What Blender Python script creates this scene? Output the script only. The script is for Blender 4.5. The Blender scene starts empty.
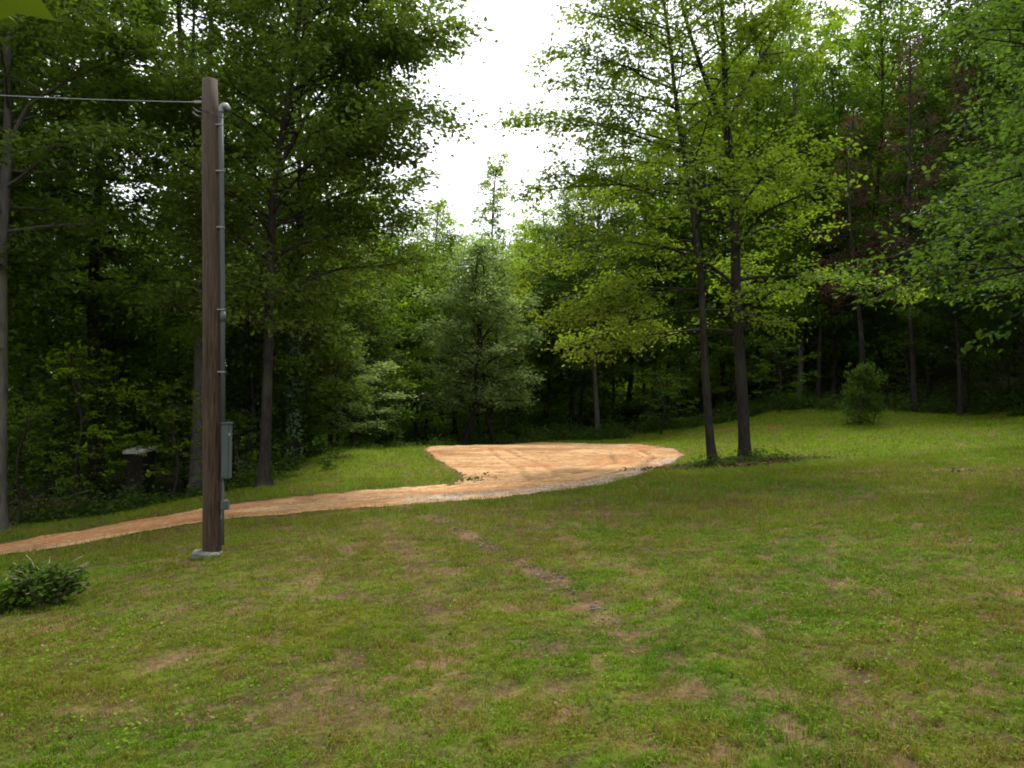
import bpy, bmesh, math, random
import numpy as np
from mathutils import Vector, Matrix

SC = bpy.context.scene
COL = SC.collection
R = math.radians
RNG = np.random.default_rng(7)
random.seed(7)

# ------------------------------------------------------------------ camera
CAMZ = 1.65
F = 780.0
PITCH = math.atan(21 / F)
cam_d = bpy.data.cameras.new('camera')
cam = bpy.data.objects.new('camera', cam_d)
COL.objects.link(cam)
cam.location = (0, 0, CAMZ)
cam.rotation_euler = (R(90) + PITCH, 0, 0)
cam_d.sensor_width = 36
cam_d.lens = 36 * F / 1024
cam_d.clip_start = 0.05
cam_d.clip_end = 2000
SC.camera = cam


def ray(px, py):
    u = (px - 512) / F
    v = (384 - py) / F
    c, s = math.cos(PITCH), math.sin(PITCH)
    return np.array([u, c - s * v, s + c * v])


def at(px, py, Y):
    r = ray(px, py)
    return np.array([0, 0, CAMZ]) + r * (Y / r[1])


# ------------------------------------------------------------------ noise
def vnoise(x, y, seed=0):
    rs = np.random.default_rng(seed)
    T = rs.random((256, 256))
    xi = np.floor(x).astype(int)
    yi = np.floor(y).astype(int)
    fx = x - xi
    fy = y - yi
    fx = fx * fx * (3 - 2 * fx)
    fy = fy * fy * (3 - 2 * fy)
    a = T[xi % 256, yi % 256]
    b = T[(xi + 1) % 256, yi % 256]
    c = T[xi % 256, (yi + 1) % 256]
    d = T[(xi + 1) % 256, (yi + 1) % 256]
    return (a * (1 - fx) + b * fx) * (1 - fy) + (c * (1 - fx) + d * fx) * fy


def fbm(x, y, scale=1.0, seed=0, octaves=4):
    x = np.asarray(x, float) * scale + 91.3
    y = np.asarray(y, float) * scale + 47.7
    s = 0
    a = 0.5
    t = 0
    for o in range(octaves):
        s = s + a * vnoise(x, y, seed + o)
        t += a
        a *= 0.5
        x = x * 2.03 + 3.1
        y = y * 2.03 + 1.7
    return s / t


def sstep(a, b, x):
    t = np.clip((x - a) / (b - a), 0, 1)
    return t * t * (3 - 2 * t)


# ------------------------------------------------------------------ terrain
ctrl_img = [
    (208, 553, 9.8), (0, 600, 8.0), (0, 768, 3.76), (512, 768, 3.55), (1024, 768, 3.4),
    (512, 600, 7.0), (1024, 600, 6.4), (1024, 500, 11.5), (800, 500, 13), (480, 500, 14.5),
    (350, 508, 14.5), (208, 522, 13.5), (100, 540, 12.6), (0, 555, 12.5), (0, 543, 14),
    (130, 520, 15.5), (230, 503, 17), (400, 487, 18.5), (460, 480, 19.5), (713, 468, 21),
    (745, 462, 21.5), (600, 485, 17), (560, 470, 21.3), (685, 455, 26), (560, 442.5, 35), (430, 447, 31.5),
    (640, 441, 36), (340, 448, 26.5), (300, 462, 24), (385, 448.5, 29), (255, 488, 19.5), (263, 487, 19),
    (860, 424, 29), (780, 411, 36), (760, 434, 30), (900, 414, 31.5), (960, 417, 31), (1024, 417, 30),
    (1024, 440, 22), (1024, 460, 17), (900, 440, 24), (800, 445, 26), (850, 470, 17), (700, 429, 36),
    (740, 421, 37), (400, 457, 24.5), (375, 450.5, 26.5), (415, 451.5, 27.5),
]
ctrl = [tuple(at(*c)) for c in ctrl_img]
ctrl += [
    (-8.1, 26.5, -1.0), (-7.6, 30.5, -1.0), (-5.6, 34, -.75), (-13, 19.5, -1.35), (-9, 23, -1.2), (-18, 30, -1.8), (-8.5, 30, -1.1), (-5, 36, -.7), (-25, 45, -1.4),
    (-30, 25, -1.8), (-20, 12, -1.2), (-25, 0, -.8), (-6, 0, -.1), (0, 0, 0), (6, 0, .1), (0, -12, 0), (-20, -15, 0), (20, -15, 1),
    (14, 6, .7), (16, 14, 1.2), (25, 20, 4.5), (30, 34, 7), (22, 36, 2.8), (40, 50, 13), (18, 52, 5.5), (12, 45, 2.2),
    (0, 42, -.1), (0, 55, 1.0), (-12, 55, 0.3), (6, 80, 5), (-40, 80, 1), (50, 80, 20), (30, 95, 17), (-5, 110, 8),
    (60, 20, 12), (60, -20, 8), (-60, 0, -1), (-60, 50, 0), (-50, 120, 6), (80, 110, 28), (0, -60, 2), (-60, -60, 0), (60, -60, 5),
]
P = np.array(ctrl)
MQ = 1.3


def _phi(dx, dy):
    return np.sqrt(dx * dx + dy * dy + MQ * MQ)


_A = _phi(P[:, None, 0] - P[None, :, 0], P[:, None, 1] - P[None, :, 1])
_n = len(P)
_M = np.zeros((_n + 3, _n + 3))
_M[:_n, :_n] = _A - np.eye(_n) * 0.15
_M[:_n, _n] = 1
_M[:_n, _n + 1] = P[:, 0]
_M[:_n, _n + 2] = P[:, 1]
_M[_n:, :_n] = _M[:_n, _n:].T
_w = np.linalg.solve(_M, np.concatenate([P[:, 2], [0, 0, 0]]))
TA = at(713, 468, 21)
TB = at(745, 462, 21.5)
MND = np.array([(TA[0] + TB[0]) / 2, 21.1])


def height(x, y):
    x = np.asarray(x, float)
    y = np.asarray(y, float)
    xc = np.clip(x, -110, 110)
    yc = np.clip(y, -90, 130)
    z = _w[_n] + _w[_n + 1] * xc + _w[_n + 2] * yc
    for i in range(_n):
        z = z + _w[i] * _phi(xc - P[i, 0], yc - P[i, 1])
    z = z + 0.05 * (fbm(x, y, 0.45, 11, 3) - 0.5) + 0.035 * (fbm(x, y, 2.2, 5, 3) - 0.5)
    # low litter mound around the pair of trees
    z = z + 0.17 * np.exp(-(((x - MND[0]) / 1.15) ** 2 + ((y - MND[1]) / 0.7) ** 2))
    # shallow cut bank behind the pair
    return z


def h1(x, y):
    return float(height(np.array([x]), np.array([y]))[0])


def ground_at(px, py):
    r = ray(px, py)
    t = np.linspace(2, 70, 1400)
    X = r[0] * t
    Y = r[1] * t
    Z = CAMZ + r[2] * t
    d = Z - height(X, Y)
    k = np.argmax(d < 0)
    if d[k] >= 0:
        k = len(t) - 1
    return np.array([X[k], Y[k]])


def seg_dist(x, y, pts, closed=False):
    n = len(pts)
    best = np.full(np.shape(x), 1e9)
    for i in range(n if closed else n - 1):
        a = pts[i]
        b = pts[(i + 1) % n]
        ab = b - a
        L = ab @ ab + 1e-12
        t = np.clip(((x - a[0]) * ab[0] + (y - a[1]) * ab[1]) / L, 0, 1)
        d = np.hypot(x - a[0] - t * ab[0], y - a[1] - t * ab[1])
        best = np.minimum(best, d)
    return best


def inside(x, y, pts):
    res = np.zeros(np.shape(x), bool)
    n = len(pts)
    for i in range(n):
        a = pts[i]
        b = pts[(i + 1) % n]
        c = ((a[1] > y) != (b[1] > y)) & (x < (b[0] - a[0]) * (y - a[1]) / (b[1] - a[1] + 1e-12) + a[0])
        res ^= c
    return res


def sdf(x, y, pts):
    d = seg_dist(x, y, pts, True)
    return np.where(inside(x, y, pts), -d, d)


near_edge = [(0, 556), (60, 549), (100, 541), (200, 524), (300, 513), (400, 505), (480, 500), (530, 495), (590, 487), (640, 475), (672, 463), (686, 455)]
far_edge = [(676, 449), (640, 444), (560, 442.5), (500, 444), (430, 447), (424, 450), (440, 463), (464, 478), (455, 484), (400, 488), (300, 496), (230, 504), (130, 521), (60, 534), (0, 544)]
road_w = [ground_at(*p) for p in near_edge + far_edge]
nl, fl = road_w[0], road_w[-1]
road_w = [nl + np.array([-14, -6.0])] + road_w + [fl + np.array([-14, -4.5])]
ROAD = np.array(road_w)
GRAY = np.array([ground_at(*p) for p in [(430, 499), (520, 493), (600, 483), (650, 470), (676, 459)]])
TRACK = np.array([ground_at(*p) for p in [(432, 517), (480, 541), (520, 562), (560, 585), (600, 612), (630, 650)]])
TRACK2 = np.array([ground_at(*p) for p in [(375, 518), (400, 545), (425, 580), (440, 640), (450, 720)]])
TRACK4 = np.array([ground_at(*p) for p in [(500, 512), (560, 535), (630, 570), (700, 625)]])
TRACK3 = np.array([ground_at(*p) for p in [(355, 545), (318, 578), (290, 600)]])
SPOTS = [(330, 700, .5), (345, 665, .35), (405, 735, .22), (388, 700, .12), (120, 565, .3), (183, 508, .22), (880, 720, .3), (780, 695, .25),
         (810, 745, .18), (180, 665, .3), (310, 570, .3), (970, 665, .3), (690, 690, .18), (560, 650, .25), (440, 575, .25), (860, 470, .6), (950, 470, .7), (820, 450, .5), (640, 740, .2), (250, 640, .3), (470, 640, .25)]
SPOTW = [(ground_at(a, b), r) for a, b, r in SPOTS]
BANK = np.array([ground_at(*p) for p in [(655, 441), (700, 433), (740, 429), (775, 427)]])


def bare(x, y):
    """0 grass .. 1 bare soil"""
    x = np.asarray(x, float)
    y = np.asarray(y, float)
    b = sstep(0.22, -0.12, sdf(x, y, ROAD) + 0.18 * (fbm(x, y, 1.6, 3) - 0.5))
    n = fbm(x, y, 2.4, 21)
    n2 = fbm(x, y, 5.0, 33, 3)
    b = np.maximum(b, 0.9 * sstep(0.20, 0.05, seg_dist(x, y, TRACK) + 0.5 * (n - 0.48)) * sstep(4.0, 7.0, y))
    b = np.maximum(b, 0.55 * sstep(0.28, 0.05, seg_dist(x, y, TRACK2) + 0.5 * (n - 0.42)))
    b = np.maximum(b, 0.6 * sstep(0.24, 0.05, seg_dist(x, y, TRACK4) + 0.6 * (n - 0.36)))
    b = np.maximum(b, 0.7 * sstep(0.25, 0.05, seg_dist(x, y, TRACK3) + 0.5 * (n - 0.4)))
    for p, r in SPOTW:
        d = np.hypot(x - p[0], (y - p[1]) * 0.8)
        b = np.maximum(b, 0.62 * sstep(r, r * 0.2, d + r * 1.6 * (n2 - 0.45)))
    b = np.maximum(b, 0.8 * sstep(0.45, 0.1, seg_dist(x, y, BANK) + 0.5 * (n - 0.4)))
    b = np.maximum(b, 0.8 * sstep(0.56, 0.68, n2 * 0.6 + n * 0.4))
    b = np.maximum(b, sstep(1.2, .6, np.hypot((x - MND[0] - .15) / 1.75, (y - MND[1] + .1) / 0.85) + .4 * (n - .5)) * .9)
    return b


def shade_wood(x, y):
    """1 where the forest floor begins"""
    edge = WOODEDGE
    return sstep(-0.6, 1.0, -sdf(x, y, edge) * -1.0 + 0.8 * (fbm(x, y, 0.7, 9) - 0.5))


_cl = [at(px, 400, Y)[:2] for px, Y in [(-60, 17), (90, 17.5), (170, 19), (244, 20), (284, 24), (318, 26.6), (352, 28.5), (405, 30.8), (432, 34.5), (470, 37.5), (600, 38), (690, 38), (780, 37.5), (850, 33.5), (900, 33), (960, 32), (1040, 31), (1200, 22)]]
WOODEDGE = np.array([(-40, -30), (-30, 5)] + [tuple(p) for p in _cl] + [(22, 4), (30, -30)])


# ------------------------------------------------------------------ helpers
def tag(o, label=None, cat=None, group=None, kind=None):
    if label: o['label'] = label
    if cat: o['category'] = cat
    if group: o['group'] = group
    if kind: o['kind'] = kind
    return o


def empty(name, loc, label, cat, group=None, rz=0):
    o = bpy.data.objects.new(name, None)
    COL.objects.link(o)
    o.location = loc
    o.rotation_euler = (0, 0, rz)
    o.empty_display_size = 0.2
    return tag(o, label, cat, group)


def np_mesh(name, verts, faces_list, attrs=None, smooth=False):
    """faces_list: list of (n,k) int arrays; attrs: dict name -> per-vertex float or Nx4 colour"""
    me = bpy.data.meshes.new(name)
    verts = np.asarray(verts, np.float32)
    me.vertices.add(len(verts))
    me.vertices.foreach_set('co', verts.ravel())
    fl_ = [np.asarray(f, np.int32) for f in faces_list if len(f)]
    tot = sum(f.size for f in fl_)
    me.loops.add(tot)
    me.loops.foreach_set('vertex_index', np.concatenate([f.ravel() for f in fl_]))
    npoly = sum(len(f) for f in fl_)
    me.polygons.add(npoly)
    sizes = np.concatenate([np.full(len(f), f.shape[1], np.int32) for f in fl_])
    starts = np.concatenate([[0], np.cumsum(sizes)[:-1]]).astype(np.int32)
    me.polygons.foreach_set('loop_start', starts)
    me.polygons.foreach_set('loop_total', sizes)
    me.polygons.foreach_set('use_smooth', np.full(npoly, smooth, bool))
    for k, v in (attrs or {}).items():
        v = np.asarray(v, np.float32)
        if v.ndim == 1:
            a = me.attributes.new(k, 'FLOAT', 'POINT')
            a.data.foreach_set('value', v)
        else:
            a = me.attributes.new(k, 'FLOAT_COLOR', 'POINT')
            a.data.foreach_set('color', v.ravel())
    me.update(calc_edges=True)
    me.validate()
    return me


def obj(name, me, mat, parent=None, loc=(0, 0, 0)):
    o = bpy.data.objects.new(name, me)
    COL.objects.link(o)
    if mat: me.materials.append(mat)
    if parent: o.parent = parent
    o.location = loc
    return o


class Tubes:
    def __init__(self):
        self.v, self.f, self.t, self.n = [], [], [], 0

    def add(self, pts, rad, sides=8, cap=True, rough=0.0, rng=None):
        pts = np.asarray(pts, float)
        rad = np.asarray(rad, float)
        m = len(pts)
        d = np.gradient(pts, axis=0)
        d /= np.linalg.norm(d, axis=1)[:, None] + 1e-9
        ref = np.array([1, 0.13, 0.07]) if abs(d[0][2]) > 0.7 else np.array([0.05, 0.08, 1.0])
        a = np.cross(d, ref)
        a /= np.linalg.norm(a, axis=1)[:, None] + 1e-9
        b = np.cross(d, a)
        th = np.arange(sides) / sides * 2 * math.pi
        rr = rad[:, None] * np.ones((m, sides))
        if rough and rng is not None:
            rr = rr * (1 + rough * rng.normal(size=(1, sides)) + rough * 0.5 * rng.normal(size=(m, sides)))
        V = pts[:, None, :] + rr[..., None] * (np.cos(th)[None, :, None] * a[:, None, :] + np.sin(th)[None, :, None] * b[:, None, :])
        idx = self.n + np.arange(m * sides).reshape(m, sides)
        nx = np.roll(idx, -1, axis=1)
        q = np.stack([idx[:-1], idx[1:], nx[1:], nx[:-1]], -1).reshape(-1, 4)
        self.v.append(V.reshape(-1, 3))
        self.f.append(q)
        self.n += m * sides

    def mesh(self, name, smooth=True):
        return np_mesh(name, np.concatenate(self.v), [np.concatenate(self.f)], smooth=smooth)


# leaf template (u along, v across, w normal), folded along the midrib
LEAF_V = np.array([[0, 0, 0], [0.32, 0.30, 0.09], [0.72, 0.24, 0.05], [1.0, 0, -0.08], [0.72, -0.24, 0.05], [0.32, -0.30, 0.09]])
LEAF_F = np.array([[0, 3, 2, 1], [0, 5, 4, 3]])
LEAF4_V = np.array([[0, 0, 0], [0.45, 0.34, 0.1], [1.0, 0, -0.05], [0.45, -0.34, 0.1]])
LEAF4_F = np.array([[0, 2, 1], [0, 3, 2]])
MAPLE_V = np.array([[0, 0, 0], [.05, .30, .05], [.30, .22, .06], [.42, .55, .0], [.62, .22, .03], [1.0, 0, -.05], [.62, -.22, .03], [.42, -.55, .0], [.30, -.22, .06], [.05, -.30, .05]])
MAPLE_F5 = np.array([[0, 2, 1, 1], [0, 4, 3, 2], [0, 5, 4, 4], [0, 6, 5, 5], [0, 8, 7, 6], [0, 9, 8, 8]])


def leaves_mesh(name, pos, size, rng, tilt=0.55, tmpl='leaf6', up=None, tint=None, fwd=None):
    N = len(pos)
    az = rng.random(N) * 2 * math.pi
    f = np.stack([np.cos(az), np.sin(az), rng.normal(-0.15, 0.3, N)], 1)
    if fwd is not None:
        f = f * 0.7 + fwd
    n = np.stack([rng.normal(0, tilt, N), rng.normal(0, tilt, N), np.ones(N)], 1)
    if up is not None:
        n = n + up
    f /= np.linalg.norm(f, axis=1)[:, None]
    r = np.cross(n, f)
    r /= np.linalg.norm(r, axis=1)[:, None] + 1e-9
    n = np.cross(f, r)
    T, Fc = {'leaf6': (LEAF_V, LEAF_F), 'leaf4': (LEAF4_V, LEAF4_F)}[tmpl]
    k = len(T)
    s = size * np.ones(N)
    V = pos[:, None, :] + s[:, None, None] * (T[None, :, 0, None] * f[:, None, :] + T[None, :, 1, None] * r[:, None, :] + T[None, :, 2, None] * n[:, None, :])
    Fs = (np.arange(N)[:, None, None] * k + Fc[None]).reshape(-1, Fc.shape[1])
    if tint is None:
        tint = rng.random(N)
    return np_mesh(name, V.reshape(-1, 3), [Fs], {'tint': np.repeat(tint, k)})


# ------------------------------------------------------------------ materials
def newmat(name):
    m = bpy.data.materials.new(name)
    m.use_nodes = True
    nt = m.node_tree
    nt.nodes.clear()
    out = nt.nodes.new('ShaderNodeOutputMaterial')
    return m, nt, out


def N(nt, t, **kw):
    n = nt.nodes.new(t)
    for k, v in kw.items():
        setattr(n, k, v)
    return n


def ramp(nt, src, stops):
    r = nt.nodes.new('ShaderNodeValToRGB')
    el = r.color_ramp.elements
    while len(el) < len(stops):
        el.new(0.5)
    for e, (p, c) in zip(el, stops):
        e.position = p
        e.color = (*c, 1)
    nt.links.new(src, r.inputs[0])
    return r


def leafmat(name, dark, mid, light, trans, tfac=0.45, gloss=0.08, vary=0.35):
    m, nt, out = newmat(name)
    L = nt.links
    at_ = N(nt, 'ShaderNodeAttribute', attribute_name='tint')
    rp = ramp(nt, at_.outputs['Fac'], [(0, dark), (0.5, mid), (1, light)])
    oi = N(nt, 'ShaderNodeObjectInfo')
    geo = N(nt, 'ShaderNodeNewGeometry')
    nz = N(nt, 'ShaderNodeTexNoise')
    nz.inputs['Scale'].default_value = 0.55
    nz.inputs['Detail'].default_value = 2
    L.new(geo.outputs['Position'], nz.inputs['Vector'])
    hs = N(nt, 'ShaderNodeHueSaturation')
    mr = N(nt, 'ShaderNodeMapRange')
    mr.inputs['To Min'].default_value = 1 - vary
    mr.inputs['To Max'].default_value = 1 + vary
    mr.inputs['From Min'].default_value = 0.3
    mr.inputs['From Max'].default_value = 0.7
    L.new(nz.outputs['Fac'], mr.inputs['Value'])
    L.new(mr.outputs[0], hs.inputs['Value'])
    mh = N(nt, 'ShaderNodeMapRange')
    mh.inputs['To Min'].default_value = 0.486
    mh.inputs['To Max'].default_value = 0.503
    L.new(oi.outputs['Random'], mh.inputs['Value'])
    L.new(mh.outputs[0], hs.inputs['Hue'])
    L.new(rp.outputs[0], hs.inputs['Color'])
    d = N(nt, 'ShaderNodeBsdfDiffuse')
    L.new(hs.outputs[0], d.inputs['Color'])
    t = N(nt, 'ShaderNodeBsdfTranslucent')
    mx = N(nt, 'ShaderNodeMix', data_type='RGBA')
    mx.inputs['Factor'].default_value = 0.6
    L.new(hs.outputs[0], mx.inputs['A'])
    mx.inputs['B'].default_value = (*trans, 1)
    L.new(mx.outputs['Result'], t.inputs['Color'])
    a = N(nt, 'ShaderNodeMixShader')
    a.inputs[0].default_value = tfac
    L.new(d.outputs[0], a.inputs[1])
    L.new(t.outputs[0], a.inputs[2])
    g = N(nt, 'ShaderNodeBsdfGlossy')
    g.inputs['Roughness'].default_value = 0.42
    g.inputs['Color'].default_value = (.6, .65, .5, 1)
    fr = N(nt, 'ShaderNodeFresnel')
    fr.inputs[0].default_value = 1.35
    mf = N(nt, 'ShaderNodeMath', operation='MULTIPLY')
    mf.inputs[1].default_value = gloss * 4.5
    L.new(fr.outputs[0], mf.inputs[0])
    mf.use_clamp = True
    b = N(nt, 'ShaderNodeMixShader')
    L.new(mf.outputs[0], b.inputs[0])
    L.new(a.outputs[0], b.inputs[1])
    L.new(g.outputs[0], b.inputs[2])
    L.new(b.outputs[0], out.inputs[0])
    return m


def barkmat(name, c1, c2, scale=6, moss=0.0):
    m, nt, out = newmat(name)
    L = nt.links
    tc = N(nt, 'ShaderNodeTexCoord')
    mp = N(nt, 'ShaderNodeMapping')
    mp.inputs['Scale'].default_value = (scale, scale, scale * 0.22)
    L.new(tc.outputs['Object'], mp.inputs[0])
    nz = N(nt, 'ShaderNodeTexNoise')
    nz.inputs['Scale'].default_value = 2.2
    nz.inputs['Detail'].default_value = 7
    nz.inputs['Roughness'].default_value = 0.68
    L.new(mp.outputs[0], nz.inputs['Vector'])
    rp = ramp(nt, nz.outputs['Fac'], [(0.32, c1), (0.68, c2)])
    n2 = N(nt, 'ShaderNodeTexNoise')
    n2.inputs['Scale'].default_value = 0.9
    L.new(tc.outputs['Object'], n2.inputs['Vector'])
    r2 = ramp(nt, n2.outputs['Fac'], [(0.5, (0, 0, 0)), (0.68, (1, 1, 1))])
    mm = N(nt, 'ShaderNodeMath', operation='MULTIPLY')
    mm.inputs[1].default_value = moss
    L.new(r2.outputs[0], mm.inputs[0])
    mx = N(nt, 'ShaderNodeMix', data_type='RGBA')
    L.new(mm.outputs[0], mx.inputs['Factor'])
    L.new(rp.outputs[0], mx.inputs['A'])
    mx.inputs['B'].default_value = (0.09, 0.11, 0.05, 1)
    p = N(nt, 'ShaderNodeBsdfPrincipled')
    p.inputs['Roughness'].default_value = 0.95
    p.inputs['Specular IOR Level'].default_value = 0.15
    L.new(mx.outputs['Result'], p.inputs['Base Color'])
    bp = N(nt, 'ShaderNodeBump')
    bp.inputs['Strength'].default_value = 0.9
    bp.inputs['Distance'].default_value = 0.03
    L.new(nz.outputs['Fac'], bp.inputs['Height'])
    L.new(bp.outputs[0], p.inputs['Normal'])
    L.new(p.outputs[0], out.inputs[0])
    return m


def plain(name, col, rough=0.5, metal=0.0, noise=0.15, nscale=12, bump=0.0, spec=0.4):
    m, nt, out = newmat(name)
    L = nt.links
    tc = N(nt, 'ShaderNodeTexCoord')
    nz = N(nt, 'ShaderNodeTexNoise')
    nz.inputs['Scale'].default_value = nscale
    nz.inputs['Detail'].default_value = 5
    L.new(tc.outputs['Object'], nz.inputs['Vector'])
    a = tuple(c * (1 - noise * 2) for c in col)
    b = tuple(min(1, c * (1 + noise * 2)) for c in col)
    rp = ramp(nt, nz.outputs['Fac'], [(0.3, a), (0.7, b)])
    p = N(nt, 'ShaderNodeBsdfPrincipled')
    p.inputs['Roughness'].default_value = rough
    p.inputs['Metallic'].default_value = metal
    p.inputs['Specular IOR Level'].default_value = spec
    L.new(rp.outputs[0], p.inputs['Base Color'])
    if bump:
        bp = N(nt, 'ShaderNodeBump')
        bp.inputs['Strength'].default_value = bump
        bp.inputs['Distance'].default_value = 0.01
        L.new(nz.outputs['Fac'], bp.inputs['Height'])
        L.new(bp.outputs[0], p.inputs['Normal'])
    L.new(p.outputs[0], out.inputs[0])
    return m


def vcolmat(name, attr='col', rough=0.9, trans=0.0, bumpscale=None, bump=0.4, spec=0.2, fine=0.0):
    m, nt, out = newmat(name)
    L = nt.links
    a = N(nt, 'ShaderNodeAttribute', attribute_name=attr)
    src = a.outputs['Color']
    geo = N(nt, 'ShaderNodeNewGeometry')
    nrm = None
    if bumpscale:
        nz = N(nt, 'ShaderNodeTexNoise')
        nz.inputs['Scale'].default_value = bumpscale
        nz.inputs['Detail'].default_value = 8
        nz.inputs['Roughness'].default_value = 0.7
        L.new(geo.outputs['Position'], nz.inputs['Vector'])
        bp = N(nt, 'ShaderNodeBump')
        bp.inputs['Strength'].default_value = bump
        bp.inputs['Distance'].default_value = 0.04
        L.new(nz.outputs['Fac'], bp.inputs['Height'])
        nrm = bp.outputs[0]
        if fine:
            mr = N(nt, 'ShaderNodeMapRange')
            mr.inputs['From Min'].default_value = 0.3
            mr.inputs['From Max'].default_value = 0.7
            mr.inputs['To Min'].default_value = 1 - fine
            mr.inputs['To Max'].default_value = 1 + fine
            L.new(nz.outputs['Fac'], mr.inputs['Value'])
            hs = N(nt, 'ShaderNodeHueSaturation')
            L.new(mr.outputs[0], hs.inputs['Value'])
            L.new(src, hs.inputs['Color'])
            src = hs.outputs[0]
    p = N(nt, 'ShaderNodeBsdfPrincipled')
    p.inputs['Roughness'].default_value = rough
    p.inputs['Specular IOR Level'].default_value = spec
    L.new(src, p.inputs['Base Color'])
    if nrm: L.new(nrm, p.inputs['Normal'])
    if trans:
        t = N(nt, 'ShaderNodeBsdfTranslucent')
        L.new(src, t.inputs['Color'])
        mx = N(nt, 'ShaderNodeMixShader')
        mx.inputs[0].default_value = trans
        L.new(p.outputs[0], mx.inputs[1])
        L.new(t.outputs[0], mx.inputs[2])
        L.new(mx.outputs[0], out.inputs[0])
    else:
        L.new(p.outputs[0], out.inputs[0])
    return m


M = {}
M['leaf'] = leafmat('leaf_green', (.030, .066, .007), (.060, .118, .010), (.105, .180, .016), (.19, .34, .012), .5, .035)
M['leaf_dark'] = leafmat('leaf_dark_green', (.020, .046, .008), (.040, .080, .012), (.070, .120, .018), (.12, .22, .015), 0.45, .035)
M['leaf_bright'] = leafmat('leaf_yellow_green', (.055, .105, .007), (.10, .170, .010), (.16, .24, .016), (.34, .50, .015), 0.55, .03)
M['leaf_maple'] = leafmat('leaf_maple_green', (.045, .085, .010), (.08, .14, .014), (.13, .20, .02), (.28, .42, .015), .55, .04)
M['leaf_gray'] = leafmat('leaf_grey_green', (.12, .185, .065), (.17, .24, .085), (.22, .29, .11), (.34, .50, .10), 0.5, .03)  # colour paled to replace front light the backlit twin trees lack
M['leaf_oak'] = leafmat('leaf_oak_green', (.030, .058, .008), (.054, .096, .012), (.095, .150, .020), (.17, .28, .015), 0.45, 0.05)
M['needle_brown'] = leafmat('needle_dead_brown', (.05, .026, .020), (.09, .048, .037), (.13, .075, .058), (.10, .05, .035), 0.3, 0.0)
M['ivy'] = leafmat('ivy_leaf', (.03, .07, .03), (.06, .13, .05), (.10, .19, .09), (.08, .16, .04), 0.2, 0.12)
M['bark'] = barkmat('bark_brown', (.009, .007, .006), (.036, .030, .024), 7, 0.3)
M['bark_dark'] = barkmat('bark_dark', (.008, .007, .006), (.034, .028, .022), 8, 0.2)
M['bark_pale'] = barkmat('bark_pale', (.035, .032, .027), (.10, .092, .08), 5, 0.4)

# ------------------------------------------------------------------ ground sheet
def axis(lo, hi, step, ext, grow=1.22):
    c = list(np.arange(lo, hi + 1e-6, step))
    s = step
    a = [lo]
    while a[-1] > -ext:
        s *= grow
        a.append(a[-1] - s)
    s = step
    b = [hi]
    while b[-1] < ext:
        s *= grow
        b.append(b[-1] + s)
    return np.array(a[1:][::-1] + c + b[1:])


def mixc(a, b, t):
    return a * (1 - t)[:, None] + b * t[:, None]


C = lambda *c: np.array(c, float)


def lawn_color(x, y):
    n1 = fbm(x, y, 0.35, 51)
    n2 = fbm(x, y, 1.3, 61)
    n3 = fbm(x, y, 4.0, 71, 3)
    ln = fbm(x * 1.9 + .55 * y, (y - .3 * x) * .22, 1.0, 77, 3)
    n2 = .6 * n2 + .4 * ln
    g = mixc(C(.070, .135, .009) + 0 * x[:, None], C(.120, .185, .012)[None] + 0 * x[:, None], sstep(.35, .65, n2))
    g = mixc(g, C(.17, .12, .04)[None] + 0 * g, sstep(.50, .68, n3 * .5 + n2 * .5) * .65)
    g = mixc(g, C(.135, .135, .018)[None] + 0 * g, sstep(.45, .65, n1) * .55)
    # grass beyond ~16 m is longer, its colour a brighter green
    g = mixc(g, C(.150, .225, .010)[None] + 0 * g, sstep(12, 24, y + 3 * (n1 - .5)) * .6)
    g = g * (0.86 + .08 * sstep(12, 24, y))[:, None] * np.array([1.06, 1.11, .68])
    return g


def soil_color(x, y):
    n2 = fbm(x, y, 3.0, 81)
    n3 = fbm(x, y, 9.0, 91, 3)
    s = mixc(C(.060, .038, .022)[None] + 0 * x[:, None], C(.15, .090, .050)[None] + 0 * x[:, None], sstep(.3, .7, n2 * .5 + n3 * .5))
    # reddish clay on the cut bank
    rb = sstep(1.0, .3, seg_dist(x, y, BANK))
    s = mixc(s, C(.20, .085, .045)[None] + 0 * s, rb * .8)
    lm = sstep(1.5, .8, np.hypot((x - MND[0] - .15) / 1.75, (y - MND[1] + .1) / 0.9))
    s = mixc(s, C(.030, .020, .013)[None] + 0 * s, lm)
    return s


def ground_color(x, y):
    b = bare(x, y)
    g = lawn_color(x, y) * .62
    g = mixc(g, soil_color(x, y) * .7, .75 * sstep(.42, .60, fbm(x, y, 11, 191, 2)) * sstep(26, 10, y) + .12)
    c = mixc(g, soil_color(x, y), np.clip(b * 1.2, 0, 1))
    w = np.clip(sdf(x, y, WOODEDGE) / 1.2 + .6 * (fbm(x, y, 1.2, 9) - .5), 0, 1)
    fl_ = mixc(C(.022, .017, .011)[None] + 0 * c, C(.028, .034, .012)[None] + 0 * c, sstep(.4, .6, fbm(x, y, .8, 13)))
    return mixc(c, fl_, w)


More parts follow.
